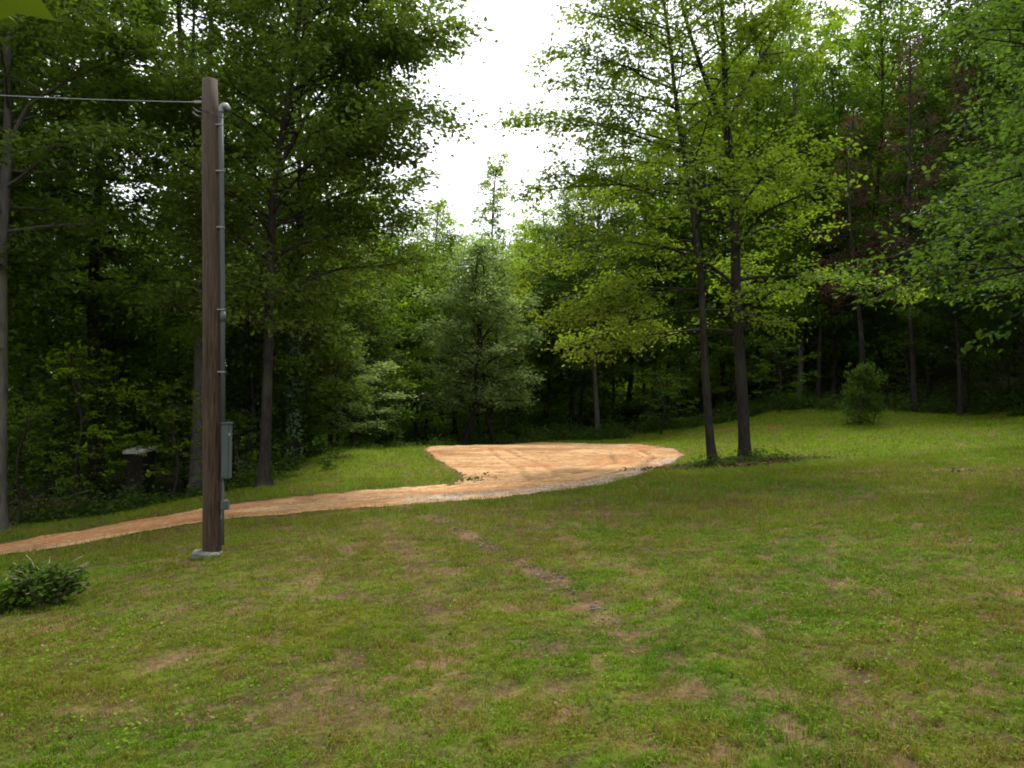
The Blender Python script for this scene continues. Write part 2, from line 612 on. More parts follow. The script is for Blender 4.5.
def build_ground():
    xs = axis(-16, 17, 0.14, 420)
    ys = axis(1.5, 38, 0.14, 420)
    X, Y = np.meshgrid(xs, ys, indexing='ij')
    x, y = X.ravel(), Y.ravel()
    z = height(x, y)
    s = sdf(x, y, ROAD)
    z = z - 0.03 * sstep(-0.05, -0.35, s)
    b = bare(x, y)
    z = z - 0.035 * sstep(.3, .9, b) * (s > .2)
    nx, ny = len(xs), len(ys)
    idx = np.arange(nx * ny).reshape(nx, ny)
    f = np.stack([idx[:-1, :-1], idx[1:, :-1], idx[1:, 1:], idx[:-1, 1:]], -1).reshape(-1, 4)
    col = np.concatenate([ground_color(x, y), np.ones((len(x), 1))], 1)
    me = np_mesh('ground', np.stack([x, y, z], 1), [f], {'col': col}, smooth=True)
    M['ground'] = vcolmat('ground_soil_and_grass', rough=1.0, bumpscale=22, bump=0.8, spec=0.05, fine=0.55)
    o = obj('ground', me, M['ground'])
    tag(o, kind='structure')


build_ground()


def _gp(l):
    return np.array([ground_at(*p) for p in l])


RUTS = [_gp([(470, 488), (520, 483), (575, 474), (615, 463), (610, 453), (570, 448), (520, 446)]), _gp([(455, 492), (520, 487), (590, 479), (640, 467), (655, 457), (640, 450)]),
        _gp([(505, 449), (520, 457), (545, 466), (560, 476)]), _gp([(490, 449), (500, 458), (520, 468), (530, 480)]), _gp([(0, 551), (100, 533), (200, 515), (300, 505), (400, 496), (470, 488)]), _gp([(0, 547), (100, 527), (200, 510), (300, 500), (400, 492), (460, 484)])]


def build_road():
    st = 0.07
    lo = ROAD.min(0) - .5
    hi = ROAD.max(0) + .5
    lo[0] = max(lo[0], -17)
    xs = np.arange(lo[0], hi[0], st)
    ys = np.arange(lo[1], hi[1], st)
    X, Y = np.meshgrid(xs, ys, indexing='ij')
    x, y = X.ravel(), Y.ravel()
    s = sdf(x, y, ROAD) + 0.18 * (fbm(x, y, 1.6, 3) - 0.5) + .08 * (fbm(x, y, 9, 4) - .5) + .12 * (fbm(x, y, 4.5, 6) - .5)
    keep = (s < -0.02).reshape(X.shape)
    cell = keep[:-1, :-1] & keep[1:, :-1] & keep[1:, 1:] & keep[:-1, 1:]
    idx = np.arange(len(x)).reshape(X.shape)
    f = np.stack([idx[:-1, :-1][cell], idx[1:, :-1][cell], idx[1:, 1:][cell], idx[:-1, 1:][cell]], -1)
    z = height(x, y) + .006
    # soft wheel ruts, running along the drive
    sd = -sdf(x, y, ROAD)
    rut = .05 * (fbm(x * .45 + 1.5 * fbm(x, y, .25, 19), y * 2.6 - x * .5 + 2.0 * fbm(x, y, .3, 29), 1.0, 43, 3) - .5)
    z = z + rut + .03 * (fbm(x, y, 3.0, 23, 4) - .5)
    rutd = np.full(len(x), 9.0)
    for pl in RUTS:
        rutd = np.minimum(rutd, seg_dist(x, y, pl) + .10 * fbm(x, y, 2.5, 55))
    z = z - .028 * np.exp(-(rutd / .13) ** 2) + .016 * np.exp(-((rutd - .26) / .10) ** 2)
    used = np.unique(f)
    remap = np.zeros(len(x), int)
    remap[used] = np.arange(len(used))
    x, y, z, sd, rutd = x[used], y[used], z[used], sd[used], rutd[used]
    f = remap[f]
    n1 = fbm(x, y, .5, 101)
    n2 = fbm(x, y, 3.0, 111)
    n3 = fbm(x, y, 10.0, 121, 3)
    one = np.ones((len(x), 3))
    c = mixc(C(.32, .175, .095) * one, C(.50, .305, .18) * one, sstep(.3, .7, n2 * .4 + n3 * .6))
    streak = sstep(.42, .62, fbm(x * .45 + 1.5 * fbm(x, y, .25, 19), y * 2.6 - x * .5 + 2.0 * fbm(x, y, .3, 29), 1.0, 43, 3))
    c = mixc(c, C(.56, .38, .25) * one, streak * .5)
    c = mixc(c, C(.35, .165, .08) * one, sstep(.54, .66, n1) * .6)
    g = seg_dist(x, y, GRAY)
    gr = sstep(1.15, .1, g + 1.6 * (n2 - .45)) * (.45 + .55 * sstep(.35, .6, fbm(x, y, 1.1, 133)))
    c = mixc(c, mixc(C(.26, .20, .165) * one, C(.52, .46, .40) * one, sstep(.4, .62, n3 * .6 + n2 * .4)), gr * .9)
    dk = np.array(ground_at(537, 466))
    c = c * .86 * np.array([1.0, .97, .80])
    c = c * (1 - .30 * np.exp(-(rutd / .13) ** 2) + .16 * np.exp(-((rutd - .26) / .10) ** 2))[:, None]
    c = c * (1 - .22 * sstep(.52, .66, fbm(x, y, 1.0, 134, 4)))[:, None]
    c = mixc(c, C(.30, .11, .05) * one, sstep(.9, .2, np.hypot((x - dk[0]) / 1.1, (y - dk[1]) / 1.2) + .6 * (n2 - .5)) * .7)
    me = np_mesh('dirt_road', np.stack([x, y, z], 1), [f], {'col': np.concatenate([c, np.ones((len(x), 1))], 1)}, smooth=True)
    M['dirt'] = vcolmat('red_clay_dirt', rough=0.97, bumpscale=11, bump=1.0, spec=0.05, fine=0.38)
    tag(obj('dirt_road', me, M['dirt']), kind='structure')


build_road()


# ------------------------------------------------------------------ grass
def scatter(n, y0, y1, rng, margin=1.25, p=1.0):
    u = rng.random(n)
    y = np.sqrt(y0 * y0 + u * (y1 * y1 - y0 * y0))
    x = (rng.random(n) * 2 - 1) * (0.68 * y * margin + .5)
    return x, y


def blades(x, y, hgt, wid, rng, lean=0.5, seg2=True, colf=None):
    n = len(x)
    z = height(x, y)
    az = rng.random(n) * 2 * math.pi
    la = rng.random(n) * 2 * math.pi
    ln = np.abs(rng.normal(0, lean, n))
    wx, wy = np.cos(az) * wid * .5, np.sin(az) * wid * .5
    lx, ly = np.cos(la) * ln * hgt, np.sin(la) * ln * hgt
    B = np.stack([x, y, z - .01], 1)
    W = np.stack([wx, wy, 0 * wx], 1)
    if seg2:
        mid = B + np.stack([lx * .35, ly * .35, hgt * .6], 1)
        tip = B + np.stack([lx, ly, hgt * (1.0 - .35 * np.minimum(ln, 1.3))], 1)
        V = np.stack([B - W, B + W, mid + W * .8, mid - W * .8, tip], 1).reshape(-1, 3)
        i = np.arange(n)[:, None] * 5
        F = [(i + np.array([[0, 1, 2, 3]])), ]
        T = [(i + np.array([[3, 2, 4]]))]
        return V, F[0], T[0], 5
    tip = B + np.stack([lx, ly, hgt], 1)
    V = np.stack([B - W, B + W, tip], 1).reshape(-1, 3)
    i = np.arange(n)[:, None] * 3
    return V, None, i + np.array([[0, 1, 2]]), 3


def build_grass():
    rng = np.random.default_rng(99)
    Vs, Qs, Ts, Cs = [], [], [], []
    off = 0
    for (cnt, y0, y1, h, w, seg2, marg) in [(300000, 3.0, 6.2, .034, .0052, True, 1.3), (230000, 6.0, 10.5, .038, .0075, True, 1.25), (230000, 10.2, 20, .06, .012, False, 1.15), (260000, 19.5, 40, .07, .020, False, 1.1)]:
        x, y = scatter(cnt, y0, y1, rng, marg)
        # clumping
        cx = .62 * fbm(x, y, 12.0, 140, 3) + .38 * fbm(x, y, 4.0, 145, 3)
        b = bare(x, y)
        wd = sdf(x, y, WOODEDGE)
        dens = (1 - b * 1.02) * np.clip(.12 + .12 * sstep(8, 20, y) + 1.3 * sstep(.40, .60, cx), 0, 1) * sstep(1.8, 0.2, wd)
        k = rng.random(cnt) < dens
        x, y, b, cx = x[k], y[k], b[k], cx[k]
        n = len(x)
        long = sstep(.5, .68, fbm(x, y, 1.1, 150))
        edge = sstep(.8, .1, np.abs(sdf(x, y, ROAD)))
        hh = h * (0.55 + .8 * rng.random(n)) * (1 + .45 * long + .35 * edge) * (1 - .45 * b) * (1 + .7 * sstep(.56, .72, cx))
        V, Q, T, kv = blades(x, y, hh, w * (.7 + .6 * rng.random(n)), rng, .75, seg2)
        col = lawn_color(x, y) * (0.75 + .85 * rng.random(n))[:, None]
        dry = rng.random(n) < (.07 + .22 * sstep(.48, .7, fbm(x, y, 1.8, 160)))
        col[dry] = C(.21, .15, .06) * (.6 + .7 * rng.random(dry.sum()))[:, None]
        red = rng.random(n) < .06 * sstep(.5, .65, fbm(x, y, .9, 170)) * 3
        col[red] = C(.20, .10, .05) * (.6 + .6 * rng.random(red.sum()))[:, None]
        Vs.append(V)
        if Q is not None: Qs.append(Q + off)
        Ts.append(T + off)
        Cs.append(np.repeat(np.concatenate([col, np.ones((n, 1))], 1), kv, 0))
        off += len(V)
    me = np_mesh('grass', np.concatenate(Vs), [np.concatenate(Qs), np.concatenate(Ts)], {'col': np.concatenate(Cs)})
    M['grass'] = vcolmat('grass_blades', rough=0.7, trans=0.4, spec=0.08)
    tag(obj('grass', me, M['grass']), 'short patchy mown grass of the lawn, green with dry and bare spots', 'grass', kind='stuff')


build_grass()


def ground_leaves(name, label, cat, mat, x, y, size, rng, lift=.02, tilt=.5, tint=None, tmpl='leaf6'):
    z = height(x, y) + lift
    me = leaves_mesh(name, np.stack([x, y, z], 1), size, rng, tilt, tmpl, tint=tint)
    return tag(obj(name, me, mat), label, cat, kind='stuff')


def build_weeds():
    rng = np.random.default_rng(5)
    # broad-leaved clover and plantain in the turf
    x, y = scatter(80000, 3.0, 12, rng, 1.25)
    d = sstep(.46, .66, .5 * fbm(x, y, 1.7, 200) + .5 * fbm(x, y, 9, 205, 2) + .10 * sstep(0, 5, x)) * (1 - bare(x, y)) * .9 + .05
    k = (rng.random(len(x)) < d) & (sdf(x, y, ROAD) > .1)
    x, y = x[k], y[k]
    M['weed'] = leafmat('clover_leaf', (.05, .10, .010), (.08, .15, .014), (.12, .19, .02), (.16, .28, .02), 0.4, 0.015)
    ground_leaves('clover', 'small broad green clover and weed leaves among the lawn grass', 'weeds', M['weed'], x, y, .016 + .018 * rng.random(len(x)), rng, .03, .5)
    # fallen leaves, straw and twig litter
    x, y = scatter(16000, 3.0, 16, rng, 1.25)
    b = bare(x, y)
    k = (rng.random(len(x)) < (.10 + .6 * b)) & (sdf(x, y, ROAD) > .1)
    x, y = x[k], y[k]
    # mound under the pair of trees
    a = rng.normal(size=(9000, 2)) * np.array([.95, .34]) + MND
    x = np.concatenate([x, a[:, 0]])
    y = np.concatenate([y, a[:, 1]])
    M['litter'] = leafmat('dead_leaf', (.04, .022, .012), (.10, .062, .034), (.20, .14, .08), (.12, .07, .03), 0.1, 0.05)
    ground_leaves('fallen_leaves', 'dead brown and straw coloured leaves lying in the grass', 'fallen leaves', M['litter'], x, y, .014 + .028 * rng.random(len(x)) ** 2 + (y > 15) * .05, rng, .02, .6)


build_weeds()


def build_gravel():
    rng = np.random.default_rng(15)
    n = 420
    i = rng.integers(0, len(TRACK) - 1, n)
    t = rng.random(n)[:, None]
    p1 = TRACK[i] * (1 - t) + TRACK[i + 1] * t + rng.normal(0, .08, (n, 2))
    m = 2200
    i = rng.integers(0, len(GRAY) - 1, m)
    t = rng.random(m)[:, None]
    p2 = GRAY[i] * (1 - t) + GRAY[i + 1] * t + rng.normal(0, .42, (m, 2))
    p1 = p1[(rng.random(len(p1)) < (p1[:, 1] - 5) / 8)]
    p2 = p2[sdf(p2[:, 0], p2[:, 1], ROAD) < .1]
    m = 2500
    x = rng.uniform(-9, 5, m)
    y = rng.uniform(12, 34, m)
    p3 = np.stack([x, y], 1)[sdf(x, y, ROAD) < -.2]
    p = np.concatenate([p1, p2, p3])
    s = np.concatenate([.010 + .018 * rng.random(len(p1)) ** 2, .008 + .022 * rng.random(len(p2)) ** 2.5, .010 + .02 * rng.random(len(p3)) ** 3])
    col = np.concatenate([np.tile(C(.11, .085, .065), (len(p1), 1)), np.tile(C(.36, .31, .27), (len(p2), 1)), np.tile(C(.46, .27, .16), (len(p3), 1))])
    col = col * (.5 + rng.random(len(p)) * .8)[:, None]
    O = np.array([[1, 0, 0], [0, 1, 0], [-1, 0, 0], [0, -1, 0], [0, 0, .6], [0, 0, -.6]], float)
    Fo = np.array([[0, 1, 4], [1, 2, 4], [2, 3, 4], [3, 0, 4], [1, 0, 5], [2, 1, 5], [3, 2, 5], [0, 3, 5]])
    N_ = len(p)
    c = np.stack([p[:, 0], p[:, 1], height(p[:, 0], p[:, 1]) + .008], 1)
    V = c[:, None] + s[:, None, None] * O[None] * (.6 + .8 * rng.random((N_, 6, 1)))
    Fs = (np.arange(N_)[:, None, None] * 6 + Fo[None]).reshape(-1, 3)
    me = np_mesh('gravel', V.reshape(-1, 3), [Fs], {'col': np.repeat(np.concatenate([col, np.ones((N_, 1))], 1), 6, 0)})
    M['gravel'] = vcolmat('gravel_stone', rough=.9)
    tag(obj('gravel', me, M['gravel']), 'loose grey stones and clods on the dirt and in the wheel track', 'gravel', kind='stuff')


build_gravel()


# ------------------------------------------------------------------ trees
def interp(pts, s):
    pts = np.asarray(pts)
    d = np.concatenate([[0], np.cumsum(np.linalg.norm(np.diff(pts, axis=0), axis=1))])
    L = d[-1]
    q = s * L
    return np.array([np.interp(q, d, pts[:, k]) for k in range(3)])


def smooth_path(pts, n):
    """Catmull-Rom through the points"""
    p = np.asarray(pts, float)
    p = np.vstack([2 * p[0] - p[1], p, 2 * p[-1] - p[-2]])
    out = []
    m = len(p) - 3
    for i in range(m):
        for t in np.linspace(0, 1, n, endpoint=False):
            a, b, c, d = p[i:i + 4]
            out.append(.5 * ((2 * b) + (-a + c) * t + (2 * a - 5 * b + 4 * c - d) * t * t + (-a + 3 * b - 3 * c + d) * t ** 3))
    out.append(p[-2])
    return np.array(out)


def limb(start, az, el, L, droop, n, rng, wob=.10):
    pts = [np.array(start, float)]
    st = L / (n - 1)
    for i in range(n - 1):
        az += rng.normal(0, wob)
        e = el - droop * (i / (n - 1)) + rng.normal(0, wob * .6)
        pts.append(pts[-1] + st * np.array([math.cos(az) * math.cos(e), math.sin(az) * math.cos(e), math.sin(e)]))
    return np.array(pts), az


def dome(s):      # rounded crown: widest a third of the way up
    return max(.12, math.sin(math.pi * min(1, (s * .78 + .22))) ** .7)


def cone(s):
    return max(.08, 1 - s) ** .85


def column(s):
    return max(.15, (1 - s ** 2.5)) * .9 + .05


class Tree:
    def __init__(self, seed):
        self.rng = np.random.default_rng(seed)
        self.T = Tubes()
        self.sp = []      # spray centres
        self.dir = []

    def stem(self, pts, r0, r1, flare=0.0, sides=10, rough=.05):
        P_ = smooth_path(pts, 4)
        n = len(P_)
        t = np.linspace(0, 1, n)
        r = r0 + (r1 - r0) * t ** .85
        if flare:
            zz = P_[:, 2] - P_[0, 2]
            r = r * (1 + flare * np.exp(-zz / .22))
        self.T.add(P_, r, sides, rough=rough, rng=self.rng)
        self._r = r
        return P_, r

    def limbs(self, P_, r, s0, s1, n, Rc, prof=dome, e0=.15, e1=1.0, droop=.3, azc=None, azspread=math.pi, dens=1.0, sec=1.0, az_bias=None):
        rng = self.rng
        az = rng.random() * 6.28
        for i in range(n):
            q = (i + rng.random() * .8) / n
            s = s0 + (s1 - s0) * q
            p = interp(P_, s)
            k = int(s * (len(r) - 1))
            az += 2.399 + rng.normal(0, .35)
            a = az if azc is None else azc + rng.uniform(-1, 1) * azspread
            L = Rc * prof(q) * rng.uniform(.7, 1.15)
            if az_bias is not None:
                L *= 1 + az_bias[1] * math.cos(a - az_bias[0])
            e = e0 + (e1 - e0) * q + rng.normal(0, .12)
            self.branch(p, a, e, L, min(r[k] * .55, .02 + L * .016), droop, dens, sec)

    def branch(self, p, a, e, L, r, droop=.3, dens=1.0, sec=1.0):
        rng = self.rng
        nb = max(4, int(L * 1.6) + 3)
        B, _ = limb(p, a, e, L, droop, nb, rng, .13)
        self.T.add(B, np.linspace(r * .8, .006, len(B)), 5)
        m = max(2, int(L * 2.6 * sec))
        side = 1
        for j in range(m):
            u = .22 + .78 * (j + rng.random() * .7) / m
            side = -side
            q = interp(B, u)
            dvec = B[min(len(B) - 1, int(u * (len(B) - 1)) + 1)] - B[max(0, int(u * (len(B) - 1)) - 1)]
            ba = math.atan2(dvec[1], dvec[0])
            l = max(.35, (.50 - .28 * u) * L * rng.uniform(.6, 1.2))
            l = min(l, 2.2)
            S, _ = limb(q, ba + side * rng.uniform(.5, 1.15), e * .3 + rng.normal(0.02, .22), l, .25, 4, rng, .2)
            self.T.add(S, np.linspace(min(r * .4, .018), .004, len(S)), 3)
            c = max(1, int(l * 3.4 * dens + rng.random()))
            for w in range(c):
                v = (w + .5 + rng.uniform(-.4, .4)) / c
                v = .2 + .8 * v
                self.sp.append(interp(S, min(v, 1)) + rng.normal(0, .12, 3) * np.array([1, 1, .55]))
                self.dir.append(S[-1] - S[0])
        for w in range(2):
            self.sp.append(B[-1] + rng.normal(0, .12, 3))
            self.dir.append(B[-1] - B[-2])

    def crown(self, name, k, spread, size, tmpl='leaf6', flat=.42, tilt=.5):
        rng = self.rng
        k = k * 1.0
        sp = np.array(self.sp)
        dr = np.array(self.dir)
        dr = dr / (np.linalg.norm(dr, axis=1)[:, None] + 1e-9)
        kk = np.maximum(2, rng.poisson(k, len(sp)))
        pos = np.repeat(sp, kk, 0)
        d = np.repeat(dr, kk, 0)
        base_t = np.repeat(rng.random(len(sp)), kk)
        pos = pos + np.where(rng.random((len(pos), 1)) < .7, .62, 1.25) * np.clip(rng.normal(0, 1, pos.shape), -1.5, 1.5) * np.array([1, 1, flat]) * spread * (.6 + .8 * np.repeat(rng.random(len(sp)), kk))[:, None]
        n = len(pos)
        tint = np.clip(.5 * base_t + .5 * rng.random(n), 0, 1)
        # sprays hang or lift a little together
        up = np.repeat(rng.normal(0, .35, (len(sp), 3)) * np.array([1, 1, 0]), kk, 0)
        self.nleaf = n
        return leaves_mesh(name, pos, size * (.45 + 1.0 * rng.random(n)), rng, tilt, tmpl, up=up, tint=tint, fwd=d * .7)


def finish(T, name, base, label, cat, leafm, barkm, k, spread, size, group=None, tmpl='leaf6', flat=.42, tilt=.5, crown_name='crown'):
    root = empty(name, base, label, cat, group)
    t = obj('trunk', T.T.mesh('trunk'), barkm, root)
    cme = T.crown('crown', k, spread, size, tmpl, flat, tilt)
    c = obj(crown_name, cme, leafm, root)
    return root


def rel(pts_img, Y, base):
    out = []
    for p in pts_img:
        yy = Y if len(p) == 2 else p[2]
        out.append(at(p[0], p[1], yy) - base)
    return np.array(out)


def base_at(px, Y):
    x = (px - 512) / F * Y
    return np.array([x, Y, h1(x, Y)])


# --- hero pair on the lawn -------------------------------------------------
def tree_pair():
    # right stem of the pair, forking into three
    b = np.array([TB[0], 21.5, h1(TB[0], 21.5) - .04])
    T = Tree(101)
    S, r = T.stem([(0, 0, 0)] + list(rel([(744, 430), (740, 360), (736, 290), (734, 210), (727, 130)], 21.5, b)), .165, .11, .45, 12)
    T.limbs(S, r, .38, 1.0, 16, 4.0, dome, .3, .7, .6, sec=.9)
    f1, r1 = T.stem(rel([(727, 132), (705, 78, 21.3), (684, 12, 21), (672, -60, 21), (664, -140, 21)], 21.5, b), .085, .02, sides=8)
    T.limbs(f1, r1, .1, 1.0, 22, 2.6, column, .2, 1.0, .3, dens=.8, sec=.8)
    f2, r2 = T.stem(rel([(727, 132), (724, 60), (722, 0), (725, -80), (722, -170)], 21.5, b), .10, .02, sides=8)
    T.limbs(f2, r2, .15, 1.0, 16, 3.4, column, .2, 1.0, .3, dens=.8, sec=.8)
    f3, r3 = T.stem(rel([(728, 125), (742, 92, 21.7), (765, 52, 22), (796, -5, 22.4), (815, -90, 22.6)], 21.5, b), .08, .02, sides=8)
    T.limbs(f3, r3, .2, 1.0, 14, 3.0, column, .1, 1.0, .3, dens=.85, sec=.8)
    finish(T, 'lawn_tree', b, 'taller dark trunk of the pair on the lawn, right one, forking high up', 'tree', M['leaf_maple'], M['bark_dark'], 22, .26, .10, 'pair of trees on the lawn')
    # left, thinner stem
    b = np.array([TA[0], 21.0, h1(TA[0], 21.0) - .04])
    T = Tree(202)
    S, r = T.stem([(0, 0, 0)] + list(rel([(709, 430), (704, 350), (700, 270), (690, 195), (677, 110), (668, 30), (655, -50), (650, -120)], 21, b)), .13, .025, .4, 12)
    T.limbs(S, r, .31, .60, 15, 4.1, dome, .25, .5, .6, sec=.9, dens=1, az_bias=(math.pi, .25))
    T.limbs(S, r, .52, 1.0, 38, 3.5, lambda q: 1.1 - .55 * q, .3, 1.0, .4, dens=1.15, sec=1.0, az_bias=(math.pi, .1))
    # long low limb reaching left over the clearing
    T.branch(S[int(len(S) * .42)], math.pi * .93, .08, 5.0, .05, .45, 1.2, 1.2)
    for fr, aa, ee, LL in ((.33, .98, .0, 4.3), (.36, 1.07, .1, 4.4), (.30, 1.15, .0, 3.2), (.34, .85, .05, 3.6), (.38, .78, .1, 3.4), (.31, 1.9, .0, 2.4)):
        T.branch(S[int(len(S) * fr)], math.pi * aa, ee, LL, .035, .6, 1.2, 1.1)
    T.branch(S[int(len(S) * .50)], math.pi * 1.06, .15, 4.6, .05, .4, 1.1, 1.1)
    for kk_, LL in ((.56, 3.9), (.62, 3.6), (.66, 3.3), (.70, 3.0), (.74, 2.6)):
        T.branch(S[int(len(S) * kk_)], math.pi * T.rng.uniform(.88, 1.12), .35, LL, .045, .4, 1.2, 1.1)
    finish(T, 'lawn_tree', b, 'thinner dark trunk of the pair on the lawn, left one, leaning left', 'tree', M['leaf_maple'], M['bark_dark'], 22, .26, .10, 'pair of trees on the lawn')


tree_pair()


def hero_left():
    # big dense tree with flared foot beside the drive
    b = np.array([*at(264, 487, 19.2)[:2], 0.0])
    b[2] = h1(b[0], b[1]) - .05
    T = Tree(303)
    S, r = T.stem([(0, 0, 0)] + list(rel([(266, 430), (268, 360), (270, 270), (275, 180), (290, 90), (300, 0), (305, -90), (310, -170)], 19.2, b)), .15, .03, .8, 12)
    T.limbs(S, r, .22, .99, 66, 4.3, dome, .35, 1.15, .4, dens=1.0, az_bias=(0.0, .06))
    for fr, ee, LL in ((.50, .30, 3.7), (.56, .34, 4.2), (.61, .28, 4.4), (.66, .38, 3.9), (.72, .5, 3.2), (.45, .2, 3.4)):
        T.branch(S[int(len(S) * fr)], T.rng.uniform(-.15, .15), ee, LL, .05, .35, 1.4, 1.3)
    f, rr = T.stem(rel([(276, 175), (310, 110, 19.4), (350, 50, 19.6), (372, -30, 19.8)], 19.2, b), .07, .02, sides=7)
    T.limbs(f, rr, .1, 1, 22, 2.3, column, .0, 1.0, .3, dens=1.1)
    finish(T, 'oak_tree', b, 'dense tall tree with flared trunk foot on the grass edge beside the drive', 'tree', M['leaf_oak'], M['bark'], 30, .29, .115, flat=.6)
    # grey forked tree behind the pole
    b = base_at(197, 22) - np.array([0, 0, .05])
    T = Tree(404)
    S, r = T.stem([(0, 0, 0)] + list(rel([(200, 400), (202, 300), (201, 200), (199, 135)], 22, b)), .20, .15, .4, 12)
    f1, r1 = T.stem(rel([(199, 138), (188, 92, 22), (180, 40), (178, -40), (172, -120)], 22, b), .11, .03, sides=8)
    f2, r2 = T.stem(rel([(200, 138), (208, 90), (211, 20), (214, -60), (220, -130)], 22, b), .11, .03, sides=8)
    f3, r3 = T.stem(rel([(200, 150), (193, 80, 22.4), (194, 0, 22.8), (190, -80, 23)], 22, b), .07, .02, sides=7)
    T.limbs(f1, r1, .45, 1, 18, 3.0, column, .1, 1.0, .3, dens=.8)
    T.limbs(f2, r2, .4, 1, 20, 3.2, column, .1, 1.0, .3, dens=.9)
    T.limbs(S, r, .45, .8, 8, 3.0, dome, .0, .3, .4)
    finish(T, 'forked_tree', b, 'pale grey trunk forking into upright stems right behind the utility pole', 'tree', M['leaf'], M['bark_pale'], 32, .28, .125, flat=.6)
    # far left
    b = base_at(0, 16.5) - np.array([0, 0, .05])
    T = Tree(505)
    S, r = T.stem([(0, 0, 0)] + list(rel([(0, 400), (2, 250), (8, 140), (8, 60), (4, -40), (0, -140)], 16.5, b)), .17, .03, .4, 12)
    T.limbs(S, r, .42, 1, 40, 3.3, dome, .1, 1.0, .3, dens=1.0)
    f, rr = T.stem(rel([(9, 145), (28, 108, 16.4), (62, 84, 16.2), (110, 62, 16), (150, 50, 15.8)], 16.5, b), .055, .015, sides=7)
    T.limbs(f, rr, .3, 1, 12, 1.4, column, .3, .8, .3, dens=1.0)
    finish(T, 'edge_tree', b, 'lichened grey trunk at the left picture edge with one limb angling right', 'tree', M['leaf_oak'], M['bark_pale'], 32, .25, .12, flat=.6)
    # big dark trunk in the left wood
    b = base_at(97, 24) - np.array([0, 0, .05])
    T = Tree(606)
    S, r = T.stem([(0, 0, 0)] + list(rel([(97, 440), (95, 380), (93, 300), (98, 200), (103, 100), (100, 0), (95, -100)], 24, b)), .26, .05, .35, 12)
    T.limbs(S, r, .33, 1, 46, 4.2, dome, .0, 1.0, .35, dens=.95, az_bias=(math.pi, .1))
    finish(T, 'shade_tree', b, 'thick near black trunk standing deep in the left wood above the dark gully', 'tree', M['leaf_dark'], M['bark_dark'], 32, .30, .15, flat=.6)
    # overhanging tree just outside the right edge
    b = base_at(1185, 12.5) - np.array([0, 0, .05])
    T = Tree(707)
    S, r = T.stem([(0, 0, 0), (0, 0, 2.5), (-.1, .1, 5), (-.2, .2, 8), (-.1, .3, 11)], .2, .04, .4, 10)
    T.limbs(S, r, .30, 1, 26, 3.6, dome, .0, .8, .35, azc=math.pi * .95, azspread=1.5, dens=.9)
    T.branch((-.1, .1, 4.4), math.pi * .97, .05, 4.6, .05, .35, .9, .9)
    T.branch((-.1, .1, 3.6), math.pi * .86, .08, 4.4, .05, .4, 1.2, 1.1)
    
    finish(T, 'overhanging_tree', b, 'near leafy boughs reaching in over the lawn from the right picture edge', 'tree', M['leaf_dark'], M['bark_dark'], 12, .19, .11)


hero_left()


# --- prototypes and copies -----------------------------------------------
PROTO = {}


def proto(kind, H, build, k, spread, size, tmpl='leaf4', flat=.42, tilt=.5):
    PROTO[kind] = dict(H=H, build=build, k=k, spread=spread, size=size, tmpl=tmpl, flat=flat, tilt=tilt, me=None)


def _forest(seed, H, r0, s0, n, Rc, prof, e0, e1, droop, dens=1.0, lean=0.0, sec=1.0):
    def f():
        T = Tree(seed)
        rg = T.rng
        w = rg.normal(0, .15, (5, 2)).cumsum(0)
        pts = [(0, 0, 0)] + [(w[i][0] + lean * (i + 1) / 5, w[i][1], H * (i + 1) / 5) for i in range(5)]
        S, r = T.stem(pts, r0, .03, .35, 8)
        T.limbs(S, r, s0, .99, n, Rc, prof, e0, e1, droop, dens, sec=sec) if False else T.limbs(S, r, s0, .99, n, Rc, prof, e0, e1, droop, dens=dens, sec=sec)
        return T
    return f


proto('tall', 16, _forest(11, 16, .15, .13, 52, 3.4, dome, .35, 1.1, .45, .75), 22, .30, .165, flat=.6)
proto('tall2', 17, _forest(12, 17, .16, .20, 50, 3.6, dome, .45, 1.2, .45, .75), 22, .30, .165, flat=.6)
proto('full', 11, _forest(18, 11, .10, .08, 46, 3.0, dome, .4, 1.1, .5, .8), 22, .27, .14, flat=.6)
proto('round', 10, _forest(13, 10, .12, .16, 50, 2.8, dome, .45, 1.3, .6, .9), 26, .25, .12, flat=.65)
proto('slim', 14, _forest(14, 14, .12, .22, 60, 2.0, lambda s: .42 + .6 * cone(s), .5, 1.1, .1, 1.0), 20, .22, .13)
proto('under', 4.6, _forest(15, 4.6, .045, .22, 20, 2.0, dome, .15, .8, .3, 1.1), 10, .13, .11, 'leaf6', .3)
proto('dead', 15, _forest(16, 15, .14, .35, 44, 2.6, cone, -.05, .5, .1, 1.0), 26, .17, .07, 'leaf4', .7, 1.2)
proto('bush', 1.9, _forest(17, 1.9, .035, .04, 46, 1.25, dome, .1, 1.2, .35, 2.0), 16, .12, .10, 'leaf6', .8)


def place(kind, px, Y, top_py, name, label, cat, leafm, barkm, group=None, rz=0.0, wide=1.0, base=None):
    d = PROTO[kind]
    b = base_at(px, Y) if base is None else base
    top = at(px, top_py, Y)[2]
    sc = max(.35, (top - b[2]) / d['H'])
    root = empty(name, (b[0], b[1], b[2] - .04), label, cat, group, rz)
    root.scale = (sc ** .5 * wide, sc ** .5 * wide, sc)
    if d['me'] is None:
        T = d['build']()
        d['me'] = (T.T.mesh('trunk'), T.crown('crown', d['k'], d['spread'], d['size'], d['tmpl'], d['flat'], d['tilt']))
        for m in d['me']: m.materials.append(None)
    t = bpy.data.objects.new('trunk', d['me'][0])
    c = bpy.data.objects.new('crown', d['me'][1])
    for o, m in ((t, barkm), (c, leafm)):
        COL.objects.link(o)
        o.parent = root
        o.material_slots[0].link = 'OBJECT'
        o.material_slots[0].material = m
    return root


